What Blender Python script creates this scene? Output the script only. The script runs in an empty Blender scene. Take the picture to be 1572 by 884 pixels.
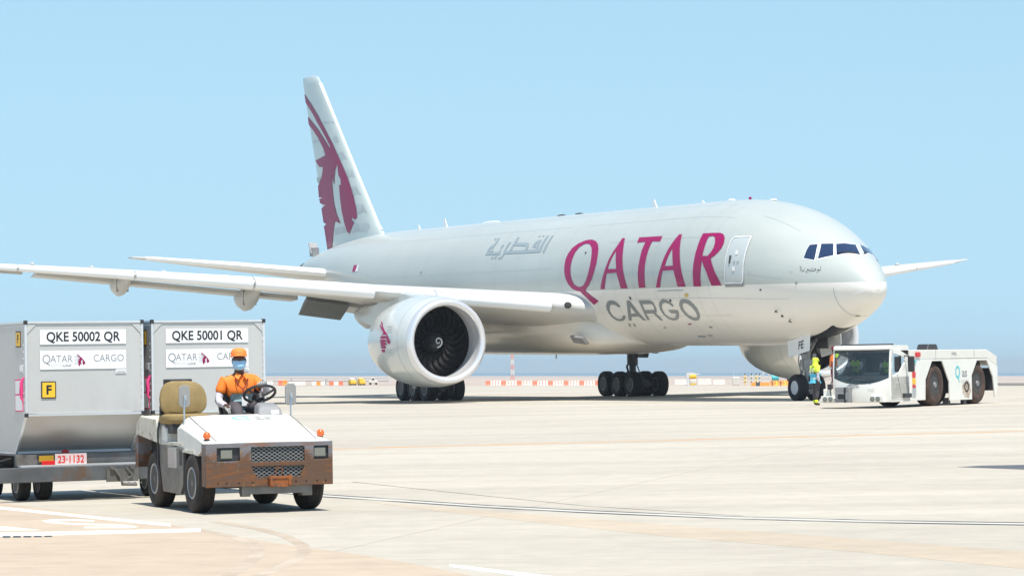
import bpy, bmesh, math, random
import numpy as np
from mathutils.bvhtree import BVHTree
from mathutils import Vector, Matrix, geometry
random.seed(7)
C = bpy.context.scene.collection
scn = bpy.context.scene
R = math.radians
# ---------------------------------------------------------------- camera
F_PX, CAM_H, Y_C, ROLL = 4319.94, 1.5888, 561.56, -0.01623
PITCH = math.atan((Y_C - 442.0) / F_PX)
cam_d = bpy.data.cameras.new('camera'); cam = bpy.data.objects.new('camera', cam_d); C.objects.link(cam)
cam_d.sensor_width = 36.0; cam_d.lens = 36.0 * F_PX / 1572.0
cam_d.clip_start = 0.5; cam_d.clip_end = 60000
_r0 = Vector((1, 0, 0)); _f0 = Vector((0, math.cos(PITCH), math.sin(PITCH))); _u0 = Vector((0, -math.sin(PITCH), math.cos(PITCH)))
CR = _r0 * math.cos(ROLL) + _u0 * math.sin(ROLL)
CU = -_r0 * math.sin(ROLL) + _u0 * math.cos(ROLL)
CP = Vector((0, 0, CAM_H))
cam.matrix_world = Matrix(((CR.x, CU.x, -_f0.x, 0), (CR.y, CU.y, -_f0.y, 0), (CR.z, CU.z, -_f0.z, CAM_H), (0, 0, 0, 1)))
scn.camera = cam
def ray(px, py): return _f0 + CR * ((px - 786) / F_PX) - CU * ((py - 442) / F_PX)
def at(px, py, z=0.0):
    d = ray(px, py); return CP + d * ((z - CAM_H) / d.z)
def at_depth(px, py, D):
    d = ray(px, py); return CP + d * (D / d.y)
# ---------------------------------------------------------------- sky and sun
SUN = Vector((0.13, -0.36, 0.92)).normalized()
w = bpy.data.worlds.new('World'); scn.world = w; w.use_nodes = True
nt = w.node_tree; bg = nt.nodes['Background']
sky = nt.nodes.new('ShaderNodeTexSky'); sky.sky_type = 'NISHITA'; sky.sun_disc = False
sky.sun_elevation = math.asin(SUN.z); sky.sun_rotation = math.atan2(SUN.x, SUN.y)
sky.altitude = 0; sky.air_density = 1.0; sky.dust_density = 0.3; sky.ozone_density = 2.0
_tc = nt.nodes.new('ShaderNodeTexCoord'); _sp = nt.nodes.new('ShaderNodeSeparateXYZ'); _ma = nt.nodes.new('ShaderNodeMath'); _cb = nt.nodes.new('ShaderNodeCombineXYZ')
_ma.operation = 'MULTIPLY_ADD'; _ma.inputs[1].default_value = .87; _ma.inputs[2].default_value = .125      # clear desert air: the pale horizon band of the model is lifted away evenly all round
nt.links.new(_tc.outputs['Generated'], _sp.inputs[0]); nt.links.new(_sp.outputs[0], _cb.inputs[0]); nt.links.new(_sp.outputs[1], _cb.inputs[1]); _pw = nt.nodes.new('ShaderNodeMath'); _pw.operation = 'POWER'; _pw.inputs[1].default_value = 1.8; _mx = nt.nodes.new('ShaderNodeMath'); _mx.operation = 'MAXIMUM'; _mx.inputs[1].default_value = 0; nt.links.new(_sp.outputs[2], _mx.inputs[0]); nt.links.new(_mx.outputs[0], _pw.inputs[0]); nt.links.new(_pw.outputs[0], _ma.inputs[0]); nt.links.new(_ma.outputs[0], _cb.inputs[2]); nt.links.new(_cb.outputs[0], sky.inputs[0])
_tn = nt.nodes.new('ShaderNodeMix'); _tn.data_type = 'RGBA'; _tn.blend_type = 'MULTIPLY'; _tn.inputs[0].default_value = 1; _tn.inputs[7].default_value = (.90, .99, .95, 1); nt.links.new(sky.outputs[0], _tn.inputs[6])
nt.links.new(_tn.outputs[2], bg.inputs[0]); bg.inputs[1].default_value = 0.11
sl = bpy.data.lights.new('sun', 'SUN'); sl.energy = 4.2; sl.angle = R(0.5); sl.color = (1.0, 0.955, 0.88)
so = bpy.data.objects.new('sun', sl); C.objects.link(so); so.rotation_euler = (-SUN).to_track_quat('-Z', 'Y').to_euler(); so.location = (0, 60, 80)
scn.view_settings.view_transform = 'Standard'; scn.view_settings.look = 'None'; scn.view_settings.gamma = 1
scn.view_settings.use_curve_mapping = False; scn.view_settings.exposure = 0.55
scn.cycles.max_bounces = 7; scn.cycles.transparent_max_bounces = 12
# ---------------------------------------------------------------- materials
def lnk(nt, a, b): nt.links.new(a, b)
def mat(name, col, rough=0.5, metal=0.0, var=0.0, vscale=3.0, bump=0.0, bscale=40.0, spec=0.5, dirt=None, dscale=1.5, dlo=.5, dhi=.75, coat=0.0, stretch=None, emit=None):
    m = bpy.data.materials.new(name); m.use_nodes = True; nt = m.node_tree; b = nt.nodes['Principled BSDF']
    b.inputs['Roughness'].default_value = rough; b.inputs['Metallic'].default_value = metal
    b.inputs['Specular IOR Level'].default_value = spec
    if coat: b.inputs['Coat Weight'].default_value = coat; b.inputs['Coat Roughness'].default_value = .08
    col4 = (*col, 1); b.inputs['Base Color'].default_value = col4
    tc = nt.nodes.new('ShaderNodeTexCoord'); src = tc.outputs['Object']
    if stretch:
        mp = nt.nodes.new('ShaderNodeMapping'); mp.inputs['Scale'].default_value = stretch; lnk(nt, src, mp.inputs[0]); src = mp.outputs[0]
    out = None
    if var:
        n = nt.nodes.new('ShaderNodeTexNoise'); n.inputs['Scale'].default_value = vscale; n.inputs['Detail'].default_value = 6; lnk(nt, src, n.inputs['Vector'])
        mr = nt.nodes.new('ShaderNodeMapRange'); mr.inputs[1].default_value = .3; mr.inputs[2].default_value = .7; mr.inputs[3].default_value = 1 - var; mr.inputs[4].default_value = 1 + var * .6
        lnk(nt, n.outputs[0], mr.inputs[0])
        mx = nt.nodes.new('ShaderNodeMix'); mx.data_type = 'RGBA'; mx.blend_type = 'MULTIPLY'; mx.inputs[0].default_value = 1
        mx.inputs[6].default_value = col4; lnk(nt, mr.outputs[0], mx.inputs[7]); out = mx.outputs[2]
    if dirt:
        n = nt.nodes.new('ShaderNodeTexNoise'); n.inputs['Scale'].default_value = dscale; n.inputs['Detail'].default_value = 8; n.inputs['Roughness'].default_value = .65; lnk(nt, src, n.inputs['Vector'])
        mr = nt.nodes.new('ShaderNodeMapRange'); mr.inputs[1].default_value = dlo; mr.inputs[2].default_value = dhi; lnk(nt, n.outputs[0], mr.inputs[0])
        mx = nt.nodes.new('ShaderNodeMix'); mx.data_type = 'RGBA'
        if out is not None: lnk(nt, out, mx.inputs[6])
        else: mx.inputs[6].default_value = col4
        mx.inputs[7].default_value = (*dirt, 1); lnk(nt, mr.outputs[0], mx.inputs[0]); out = mx.outputs[2]
    if out is not None: lnk(nt, out, b.inputs['Base Color'])
    if bump:
        n = nt.nodes.new('ShaderNodeTexNoise'); n.inputs['Scale'].default_value = bscale; n.inputs['Detail'].default_value = 4; lnk(nt, src, n.inputs['Vector'])
        bp = nt.nodes.new('ShaderNodeBump'); bp.inputs['Strength'].default_value = bump; bp.inputs['Distance'].default_value = .02; lnk(nt, n.outputs[0], bp.inputs['Height']); lnk(nt, bp.outputs[0], b.inputs['Normal'])
    if emit: b.inputs['Emission Color'].default_value = (*emit[0], 1); b.inputs['Emission Strength'].default_value = emit[1]
    return m
M = {}
M['plane_paint'] = None
M['white_paint'] = mat('white_paint', (.78, .78, .76), .32, var=.04, vscale=.7, coat=.3)
M['wing_grey'] = mat('wing_grey', (.58, .57, .54), .38, var=.06, vscale=.8)
M['slat_white'] = mat('slat_white', (.86, .86, .85), .3, var=.03, vscale=.6)
M['nacelle'] = mat('nacelle', (.60, .63, .61), .24, var=.04, vscale=.6, coat=.5)
M['lip_metal'] = mat('lip_metal', (.80, .80, .81), .32, metal=.55, var=.04, vscale=2)
M['duct'] = mat('duct', (.55, .55, .56), .35, var=.05, vscale=2)
M['fan'] = mat('fan', (.017, .0135, .0105), .3, var=.2, vscale=6)
M['fin_bar'] = mat('fin_bar', (.39, .445, .45), .35)
M['fin_paint'] = mat('fin_paint', (.49, .555, .535), .3, var=.04, vscale=.6, coat=.4)
M['black'] = mat('black', (.012, .012, .013), .5)
M['rubber'] = mat('rubber', (.013, .0125, .0125), .75, var=.25, vscale=8, bump=.2)
M['rubber_dusty'] = mat('rubber_dusty', (.024, .020, .018), .85, var=.2, vscale=9, dirt=(.075, .045, .03), dscale=5, dlo=.45, dhi=.8, bump=.2)
M['rubber_brown'] = mat('rubber_brown', (.055, .033, .024), .85, var=.25, vscale=5, dirt=(.11, .06, .042), dscale=3, dlo=.45, dhi=.7)
M['rim_grey'] = mat('rim_grey', (.38, .38, .38), .45, var=.12, vscale=8, metal=.3)
M['rim_dark'] = mat('rim_dark', (.05, .05, .05), .5, var=.2, vscale=12, metal=.3, dirt=(.16, .10, .06), dscale=7)
M['rim_white'] = mat('rim_white', (.62, .62, .62), .4, var=.08, vscale=6)
M['strut'] = mat('strut', (.30, .30, .30), .45, var=.15, vscale=5, metal=.3)
M['strut_dark'] = mat('strut_dark', (.07, .07, .07), .5, var=.25, vscale=6, metal=.2)
M['maroon'] = mat('maroon', (.34, .004, .10), .42, spec=.25)
M['maroon_fin'] = mat('maroon_fin', (.26, .010, .08), .4, spec=.3)
M['letter_grey'] = mat('letter_grey', (.22, .24, .235), .35)
M['arabic_grey'] = mat('arabic_grey', (.30, .36, .37), .35)
M['bar_grey'] = mat('bar_grey', (.36, .41, .425), .35)
M['seam'] = mat('seam', (.20, .21, .21), .5)
M['white'] = mat('white', (.82, .82, .81), .4, var=.03)
M['door_grey'] = mat('door_grey', (.52, .56, .55), .3, coat=.3)
M['cock_glass'] = mat('cock_glass', (.018, .035, .085), .05, spec=.8, coat=.6)
M['flap_grey'] = mat('flap_grey', (.20, .205, .19), .5, var=.1)
def glassy(name, tint, refl=.12):
    m = bpy.data.materials.new(name); m.use_nodes = True; nt = m.node_tree; nt.nodes.clear()
    o = nt.nodes.new('ShaderNodeOutputMaterial'); mx = nt.nodes.new('ShaderNodeMixShader'); t = nt.nodes.new('ShaderNodeBsdfTransparent'); g = nt.nodes.new('ShaderNodeBsdfGlossy')
    t.inputs[0].default_value = (*tint, 1); g.inputs['Roughness'].default_value = .02
    fr = nt.nodes.new('ShaderNodeFresnel'); fr.inputs[0].default_value = 1.5
    ad = nt.nodes.new('ShaderNodeMath'); ad.operation = 'ADD'; ad.inputs[1].default_value = refl * .3; lnk(nt, fr.outputs[0], ad.inputs[0])
    lnk(nt, ad.outputs[0], mx.inputs[0]); lnk(nt, t.outputs[0], mx.inputs[1]); lnk(nt, g.outputs[0], mx.inputs[2]); lnk(nt, mx.outputs[0], o.inputs[0]); return m
M['glass'] = glassy('glass', (.66, .71, .73))
# ---------------------------------------------------------------- mesh helpers
def inside(pt, L):
    x, y = pt; c = False; n = len(L)
    for i in range(n):
        (x0, y0), (x1, y1) = L[i], L[i - 1]
        if (y0 > y) != (y1 > y) and x < (x1 - x0) * (y - y0) / (y1 - y0) + x0: c = not c
    return c
def fill(loops, extra=(), eps=1e-6):
    """triangles inside the first loop and outside the others"""
    vs = []; es = []
    for L in loops:
        n0 = len(vs); vs += [Vector(q) for q in L]; es += [(n0 + i, n0 + (i + 1) % len(L)) for i in range(len(L))]
    vs += [Vector(q) for q in extra]
    r = geometry.delaunay_2d_cdt(vs, es, [], 0, eps); P = r[0]; fs = []
    for f in r[2]:
        c = (sum(P[i].x for i in f) / len(f), sum(P[i].y for i in f) / len(f))
        if inside(c, loops[0]) and not any(inside(c, L) for L in loops[1:]): fs.append(tuple(f))
    return P, fs
class MB:
    def __init__(s): s.v = []; s.f = []
    def add(s, vs, fs):
        n = len(s.v); s.v += [tuple(x) for x in vs]; s.f += [tuple(i + n for i in f) for f in fs]; return s
    def box(s, c, d, m=None):
        vs = [Vector((x * d[0] / 2, y * d[1] / 2, z * d[2] / 2)) for x in (-1, 1) for y in (-1, 1) for z in (-1, 1)]
        if m is not None: vs = [m @ v for v in vs]
        vs = [v + Vector(c) for v in vs]
        return s.add(vs, [(0, 1, 3, 2), (4, 6, 7, 5), (0, 4, 5, 1), (2, 3, 7, 6), (0, 2, 6, 4), (1, 5, 7, 3)])
    def hexa(s, p): return s.add(p, [(0, 3, 2, 1), (4, 5, 6, 7), (0, 1, 5, 4), (1, 2, 6, 5), (2, 3, 7, 6), (3, 0, 4, 7)])
    def prism(s, poly, fn, a, b):
        n = len(poly); vs = [fn(x, y, a) for x, y in poly] + [fn(x, y, b) for x, y in poly]
        return s.add(vs, [tuple(range(n - 1, -1, -1)), tuple(range(n, 2 * n))] + [(i, (i + 1) % n, n + (i + 1) % n, n + i) for i in range(n)])
    def loft(s, rings, caps=True, closed=True):
        n = len(rings[0]); vs = [p for r in rings for p in r]; fs = []
        for k in range(len(rings) - 1):
            for i in range(n if closed else n - 1):
                j = (i + 1) % n; fs.append((k * n + i, k * n + j, (k + 1) * n + j, (k + 1) * n + i))
        if caps: fs.append(tuple(range(n - 1, -1, -1))); fs.append(tuple(range((len(rings) - 1) * n, len(rings) * n)))
        return s.add(vs, fs)
    def cyl(s, p0, p1, r0, r1=None, n=12, caps=True):
        p0 = Vector(p0); p1 = Vector(p1); r1 = r0 if r1 is None else r1
        d = (p1 - p0).normalized(); a = d.orthogonal().normalized(); b = d.cross(a)
        rg = lambda p, r: [p + (a * math.cos(2 * math.pi * i / n) + b * math.sin(2 * math.pi * i / n)) * r for i in range(n)]
        return s.loft([rg(p0, r0), rg(p1, r1)], caps)
    def tube(s, path, r, n=8, closed=False):
        path = [Vector(p) for p in path]; rings = []; up = None
        for i, p in enumerate(path):
            if closed: d = path[(i + 1) % len(path)] - path[i - 1]
            else: d = path[min(i + 1, len(path) - 1)] - path[max(i - 1, 0)]
            d.normalize()
            if up is None: up = d.orthogonal().normalized()
            up = (up - d * up.dot(d)).normalized(); b = d.cross(up)
            rr = r[i] if isinstance(r, (list, tuple)) else r
            rings.append([p + (up * math.cos(2 * math.pi * k / n) + b * math.sin(2 * math.pi * k / n)) * rr for k in range(n)])
        if closed: rings.append(rings[0])
        return s.loft(rings, not closed)
    def lathe(s, prof, o=(0, 0, 0), ax=(1, 0, 0), n=32, caps=True, a0=0.0):
        o = Vector(o); ax = Vector(ax).normalized(); a = ax.orthogonal().normalized(); b = ax.cross(a); rings = []
        for x, r in prof: rings.append([o + ax * x + (a * math.cos(a0 + 2 * math.pi * i / n) + b * math.sin(a0 + 2 * math.pi * i / n)) * r for i in range(n)])
        return s.loft(rings, caps)
    def ball(s, c, r, nu=14, nv=9):
        rx, ry, rz = r if isinstance(r, (tuple, list)) else (r, r, r); c = Vector(c); rings = []
        for j in range(nv + 1):
            t = -math.pi / 2 + math.pi * j / nv; q = max(math.cos(t), .002)
            rings.append([c + Vector((rx * q * math.cos(2 * math.pi * i / nu), ry * q * math.sin(2 * math.pi * i / nu), rz * math.sin(t))) for i in range(nu)])
        return s.loft(rings)
    def mesh(s, name):
        me = bpy.data.meshes.new(name); me.from_pydata(s.v, [], s.f)
        bm = bmesh.new(); bm.from_mesh(me); bmesh.ops.recalc_face_normals(bm, faces=bm.faces); bm.to_mesh(me); bm.free(); return me
    def build(s, name, m, parent=None, smooth=35, bevel=0, seg=2, recalc=True, **props):
        me = s.mesh(name) if recalc else None
        if me is None: me = bpy.data.meshes.new(name); me.from_pydata(s.v, [], s.f)
        o = bpy.data.objects.new(name, me); C.objects.link(o)
        if m is not None: me.materials.append(m)
        if parent is not None: o.parent = parent
        if smooth:
            for p_ in me.polygons: p_.use_smooth = True
            me.set_sharp_from_angle(angle=R(smooth))
        if bevel:
            md = o.modifiers.new('bevel', 'BEVEL'); md.width = bevel; md.segments = seg; md.limit_method = 'ANGLE'; md.angle_limit = R(40)
            md.harden_normals = False
        for k, v in props.items(): o[k] = v
        return o
def thing(name, label, cat, loc=(0, 0, 0), rz=0.0, group=None, rot=None):
    o = bpy.data.objects.new(name, None); C.objects.link(o); o.location = loc; o.rotation_euler = rot if rot else (0, 0, rz); o.empty_display_size = .3
    o['label'] = label; o['category'] = cat
    if group: o['group'] = group
    return o
def tag(o, label, cat, group=None):
    o['label'] = label; o['category'] = cat
    if group: o['group'] = group
    return o
def struct(name, mb, m, smooth=0, **k): return mb.build(name, m, None, smooth, kind='structure', **k)
def kids(o, allo): return [c for c in allo if c.parent == o]
def copy_tree(o, loc=None, rz=None, label=None, parent=None, allo=None):
    allo = allo or list(C.objects)
    c = o.copy(); C.objects.link(c); c.parent = parent
    if loc is not None: c.location = loc
    if rz is not None: c.rotation_euler = (0, 0, rz)
    if label: c['label'] = label
    for ch in kids(o, allo): copy_tree(ch, parent=c, allo=allo)
    return c
def text_obj(txt, name, m, parent, mtx, size, align='CENTER', extrude=0.0, offset=0.0, shear=0.0, sx=1.0):
    cu = bpy.data.curves.new(name, 'FONT'); cu.body = txt; cu.size = size; cu.align_x = align; cu.align_y = 'CENTER'; cu.extrude = extrude; cu.offset = offset; cu.shear = shear; cu.resolution_u = 4
    t = bpy.data.objects.new(name + '_src', cu); C.objects.link(t)
    dg = bpy.context.evaluated_depsgraph_get(); me = bpy.data.meshes.new_from_object(t.evaluated_get(dg)); bpy.data.objects.remove(t); bpy.data.curves.remove(cu)
    me.materials.clear(); me.materials.append(m); me.name = name
    me.transform(mtx @ Matrix.Diagonal((sx, 1, 1, 1)))
    o = bpy.data.objects.new(name, me); C.objects.link(o); o.parent = parent; return o
def frame_mtx(o, x, y):
    x = Vector(x).normalized(); y = Vector(y).normalized(); z = x.cross(y)
    return Matrix(((x.x, y.x, z.x, o[0]), (x.y, y.y, z.y, o[1]), (x.z, y.z, z.z, o[2]), (0, 0, 0, 1)))
def skin(name, pts, edges, m, parent, root, sub=2, smooth=True):
    names = list(pts); ix = {k: i for i, k in enumerate(names)}
    me = bpy.data.meshes.new(name); me.from_pydata([pts[k][:3] for k in names], [(ix[a], ix[b]) for a, b in edges], [])
    o = bpy.data.objects.new(name, me); C.objects.link(o)
    o.modifiers.new('skin', 'SKIN'); sm = o.modifiers.new('sub', 'SUBSURF'); sm.levels = sub; sm.render_levels = sub
    for k in names:
        r = pts[k][3]; r = r if isinstance(r, tuple) else (r, r)
        d = me.skin_vertices[0].data[ix[k]]; d.radius = r; d.use_root = (k == root)
    dg = bpy.context.evaluated_depsgraph_get(); dg.update()
    me2 = bpy.data.meshes.new_from_object(o.evaluated_get(dg)); o.modifiers.clear(); o.data = me2; me2.name = name
    me2.materials.clear(); me2.materials.append(m)
    for p_ in me2.polygons: p_.use_smooth = True
    o.parent = parent; return o
DECALS = {
 'Q': [[(19.881,0.5689),(19.453,0.539),(19.112,0.4873),(18.86,0.4155),(18.696,0.3035),(18.66,0.1898),(18.79,0.0798),(19.022,-0.0286),(19.357,-0.1163),(19.735,-0.1769),(19.785,-0.2006),(18.765,-0.3568),(19.348,-0.4137),(20.104,-0.2529),(20.32,-0.2047),(20.649,-0.1972),(21.092,-0.162),(21.423,-0.0966),(21.679,-0.0108),(21.821,0.0885),(21.882,0.174),(21.904,0.2751),(21.802,0.3629),(21.574,0.4524),(21.176,0.5194),(20.628,0.5617),(20.281,0.5739)],[(20.122,0.507),(19.877,0.4883),(19.601,0.4387),(19.388,0.3539),(19.277,0.2515),(19.28,0.1529),(19.398,0.0429),(19.632,-0.0522),(19.935,-0.1197),(20.242,-0.1389),(20.526,-0.133),(20.839,-0.1002),(21.048,-0.036),(21.157,0.0416),(21.222,0.1262),(21.224,0.2113),(21.185,0.2977),(21.1,0.3785),(20.89,0.4527),(20.574,0.4963),(20.351,0.5096)]],
 'A': [[(16.928,0.5592),(16.67,0.5527),(16.389,0.3821),(16.224,0.2523),(16.078,0.1273),(15.952,0.0182),(15.807,-0.0906),(15.689,-0.1865),(16.324,-0.1855),(16.405,-0.1004),(16.507,-0.0319),(16.637,0.0393),(17.579,0.0366),(17.728,-0.0783),(17.891,-0.1847),(18.285,-0.1853),(18.206,-0.1303),(17.984,-0.0219),(17.726,0.1129),(17.516,0.2359),(17.283,0.3476),(17.041,0.4636)],[(17.03,0.3595),(16.844,0.2299),(16.671,0.0939),(17.485,0.0974),(17.311,0.2201)]],
 'T': [[(15.312,0.549),(13.171,0.5449),(13.149,0.463),(13.882,0.4691),(13.946,0.3633),(13.974,0.235),(13.998,0.1105),(14.01,-0.0122),(14.027,-0.1146),(14.029,-0.1849),(14.625,-0.1877),(14.622,-0.0902),(14.621,0.0126),(14.593,0.1153),(14.56,0.2403),(14.562,0.3477),(14.517,0.4707),(14.868,0.469),(15.269,0.4643)]],
 'A2': [[(11.711,0.5553),(11.448,0.5525),(11.294,0.4474),(11.128,0.337),(10.97,0.2312),(10.801,0.1081),(10.672,-0.0027),(10.531,-0.1134),(10.459,-0.1895),(11.13,-0.1892),(11.195,-0.1006),(11.29,-0.0297),(11.395,0.0392),(12.353,0.0353),(12.477,-0.0428),(12.604,-0.1232),(12.693,-0.1904),(13.076,-0.1924),(12.86,-0.081),(12.664,0.0192),(12.494,0.1195),(12.33,0.2313),(12.157,0.3352),(11.934,0.448)],[(11.79,0.3426),(11.588,0.2151),(11.464,0.0991),(12.186,0.099),(11.997,0.2286)]],
 'R': [[(9.681,0.5577),(8.881,0.5714),(8.342,0.581),(8.082,0.5636),(7.868,0.5099),(7.776,0.4317),(7.83,0.3528),(8.002,0.2847),(8.212,0.2338),(8.414,0.2071),(8.265,0.1249),(8.054,0.0257),(7.812,-0.0737),(7.619,-0.165),(8.33,-0.1751),(8.463,-0.0995),(8.65,0.01),(8.893,0.0989),(9.052,0.169),(9.071,0.068),(9.132,-0.0324),(9.159,-0.1127),(9.177,-0.1867),(9.781,-0.1898),(9.746,-0.0938),(9.742,0.0063),(9.712,0.1267),(9.683,0.2593),(9.674,0.3862),(9.681,0.4745)],[(9.08,0.5112),(8.758,0.5233),(8.574,0.5052),(8.413,0.4288),(8.391,0.3526),(8.49,0.2873),(8.677,0.2329),(9.079,0.2302),(9.084,0.303),(9.091,0.4101)]],
 'c1': [[(16.877,-0.446),(17.072,-0.4661),(17.239,-0.434),(17.478,-0.4153),(17.75,-0.4213),(17.956,-0.4571),(18.099,-0.5101),(18.116,-0.5654),(18.039,-0.6173),(17.82,-0.6535),(17.504,-0.6546),(17.26,-0.6317),(17.095,-0.5942),(16.876,-0.595),(17.012,-0.6385),(17.281,-0.6795),(17.658,-0.6942),(18.038,-0.677),(18.24,-0.6283),(18.32,-0.559),(18.321,-0.4875),(18.19,-0.4246),(17.955,-0.3741),(17.612,-0.3505),(17.254,-0.3623),(17.022,-0.3989)]],
 'c2': [[(16.084,-0.3629),(15.805,-0.3642),(15.599,-0.4568),(15.427,-0.5645),(15.235,-0.6923),(15.517,-0.6853),(15.67,-0.6177),(16.356,-0.6175),(16.564,-0.6819),(16.858,-0.6846),(16.506,-0.5604)],[(15.957,-0.4552),(15.764,-0.5632),(16.256,-0.5702)]],
 'c3': [[(14.971,-0.3663),(13.964,-0.3682),(13.721,-0.3941),(13.657,-0.486),(13.774,-0.5491),(13.945,-0.5702),(13.824,-0.6153),(13.702,-0.6974),(13.947,-0.6905),(14.172,-0.5749),(14.836,-0.5723),(14.856,-0.6815),(15.098,-0.6807),(14.995,-0.5552)],[(14.764,-0.4215),(13.858,-0.4256),(13.808,-0.475),(13.928,-0.5164),(14.778,-0.515)]],
 'c4': [[(11.996,-0.4568),(12.124,-0.4715),(12.341,-0.4302),(12.615,-0.409),(12.918,-0.4227),(13.095,-0.4676),(13.185,-0.53),(13.154,-0.5953),(12.975,-0.6467),(12.663,-0.6593),(12.397,-0.6429),(12.161,-0.5822),(12.582,-0.5753),(12.681,-0.5213),(11.84,-0.5265),(11.882,-0.5777),(12.146,-0.6552),(12.419,-0.6894),(12.815,-0.7002),(13.155,-0.6635),(13.332,-0.5946),(13.375,-0.5133),(13.264,-0.4363),(13.02,-0.3776),(12.7,-0.3546),(12.407,-0.3705),(12.146,-0.411)]],
 'c5': [[(10.835,-0.3624),(10.498,-0.3777),(10.241,-0.4369),(10.092,-0.5079),(10.148,-0.5927),(10.342,-0.6597),(10.599,-0.7002),(10.913,-0.7079),(11.218,-0.6811),(11.44,-0.6121),(11.543,-0.5254),(11.48,-0.4436),(11.303,-0.3898),(11.076,-0.3663)],[(10.997,-0.4205),(10.735,-0.4312),(10.482,-0.4871),(10.379,-0.5496),(10.414,-0.6145),(10.602,-0.6536),(10.886,-0.6531),(11.152,-0.6129),(11.289,-0.5474),(11.292,-0.4848),(11.19,-0.4397)]],
 'ar0': [[(24.603,0.7118),(24.385,0.7037),(24.395,0.6096),(24.39,0.5128),(24.378,0.4129),(24.624,0.4155),(24.61,0.5153),(24.589,0.6121)]],
 'ar1': [[(25.112,0.7194),(24.903,0.7113),(24.904,0.6254),(24.888,0.5358),(24.809,0.4255),(25.086,0.4186),(26.604,0.4194),(28.826,0.4297),(28.833,0.4723),(27.521,0.4727),(26.194,0.4694),(25.16,0.4665),(25.17,0.5567),(25.155,0.6427)]],
 'ar2': [[(25.854,0.6287),(25.418,0.6416),(25.405,0.5863),(25.259,0.4634),(25.536,0.4664),(25.554,0.509),(25.969,0.512),(26.012,0.5669)],[(25.806,0.5292),(25.771,0.5909),(25.587,0.5529),(25.597,0.5311)]],
 'ar3': [[(26.038,0.7031),(25.994,0.7376),(25.856,0.7305),(25.902,0.6962)]],
 'ar4': [[(25.63,0.7022),(25.572,0.7333),(25.428,0.7271),(25.495,0.6953)]],
 'ar5': [[(28.416,0.7329),(28.184,0.7244),(28.128,0.6209),(28.21,0.5666),(28.153,0.4796),(28.429,0.4783),(28.411,0.56),(28.41,0.6435)]],
 'ar6': [[(28.08,0.6156),(26.91,0.6053),(26.584,0.5829),(26.454,0.528),(26.424,0.4735),(26.701,0.4749),(26.737,0.5226),(26.868,0.5461),(28.146,0.564),(28.26,0.5808)]],
 'ar7': [[(29.011,0.6467),(28.735,0.6335),(28.821,0.5649),(28.871,0.4944),(28.821,0.4171),(28.966,0.3606),(29.272,0.3455),(29.401,0.3771),(29.12,0.3785),(29.018,0.4275),(29.047,0.4963),(29.06,0.5769)]],
 'ar8': [[(29.676,0.5983),(29.391,0.5901),(29.487,0.5277),(29.327,0.4264),(31.039,0.4328),(30.982,0.4737),(29.597,0.4719),(29.575,0.511)]],
 'ar9': [[(30.686,0.6941),(30.466,0.7165),(30.411,0.6409),(30.477,0.5664),(30.362,0.4828),(30.615,0.4768),(30.982,0.4737),(31.068,0.5368),(30.884,0.5992),(30.613,0.6339)],[(30.812,0.4938),(30.744,0.5604),(30.629,0.5572),(30.551,0.4953)]],
 'ar10': [[(31.032,0.7143),(31.052,0.7514),(30.856,0.7463),(30.824,0.7062)]],
 'ar11': [[(30.68,0.7196),(30.691,0.7481),(30.494,0.7451),(30.503,0.7119)]],
 'ar12': [[(30.2,0.3641),(30.205,0.4016),(29.998,0.3996),(29.996,0.3581)]],
 'ar13': [[(29.828,0.3647),(29.833,0.4021),(29.632,0.4018),(29.647,0.3605)]],
 'w1': [[(3.35,0.837),(3.12,0.9535),(2.899,0.7415),(2.784,0.5692),(3.238,0.5191),(3.308,0.7072)]],
 'w2': [[(3.028,1.0076),(2.712,1.2048),(2.234,0.9092),(2.321,0.8328),(2.676,0.6287),(2.846,0.8545)]],
 'w3': [[(2.641,1.2473),(2.46,1.7404),(1.713,1.5721),(2.141,0.9594)]],
 'w4': [[(2.629,1.9187),(3.685,2.4613),(2.519,2.4098),(1.773,1.7664)]],
 'door': [[(7.232,0.5539),(6.204,0.6117),(6.147,0.4684),(6.138,0.3265),(6.122,0.1693),(6.124,-0.0827),(6.211,-0.1225),(7.295,-0.1358),(7.355,-0.1103),(7.345,0.0454),(7.347,0.2127),(7.352,0.353),(7.356,0.4778)]],
 'handle': [[(7.108,0.2631),(6.975,0.2666),(6.974,0.1517),(7.079,0.1463)]],
 'plate': [[(6.822,0.1126),(6.644,0.122),(6.636,0.0559),(6.816,0.0502)]],
 'plate2': [[(6.8,0.3471),(6.665,0.354),(6.619,0.2949),(6.745,0.2875)]],
 'lab1': [[(6.798,0.1804),(6.691,0.1853),(6.689,0.166),(6.787,0.1614)]],
 'lab2': [[(6.566,0.1887),(6.447,0.1943),(6.444,0.1748),(6.554,0.1695)]],
 'sill': [[(7.313,-0.1464),(6.135,-0.1267),(6.159,-0.1657),(7.332,-0.1834)]],
 'flagm': [[(48.332,0.3223),(47.743,0.335),(47.836,0.2039),(48.366,0.189)]],
 'flagw': [[(47.743,0.335),(47.461,0.3428),(47.465,0.2115),(47.836,0.2039)]],
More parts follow.
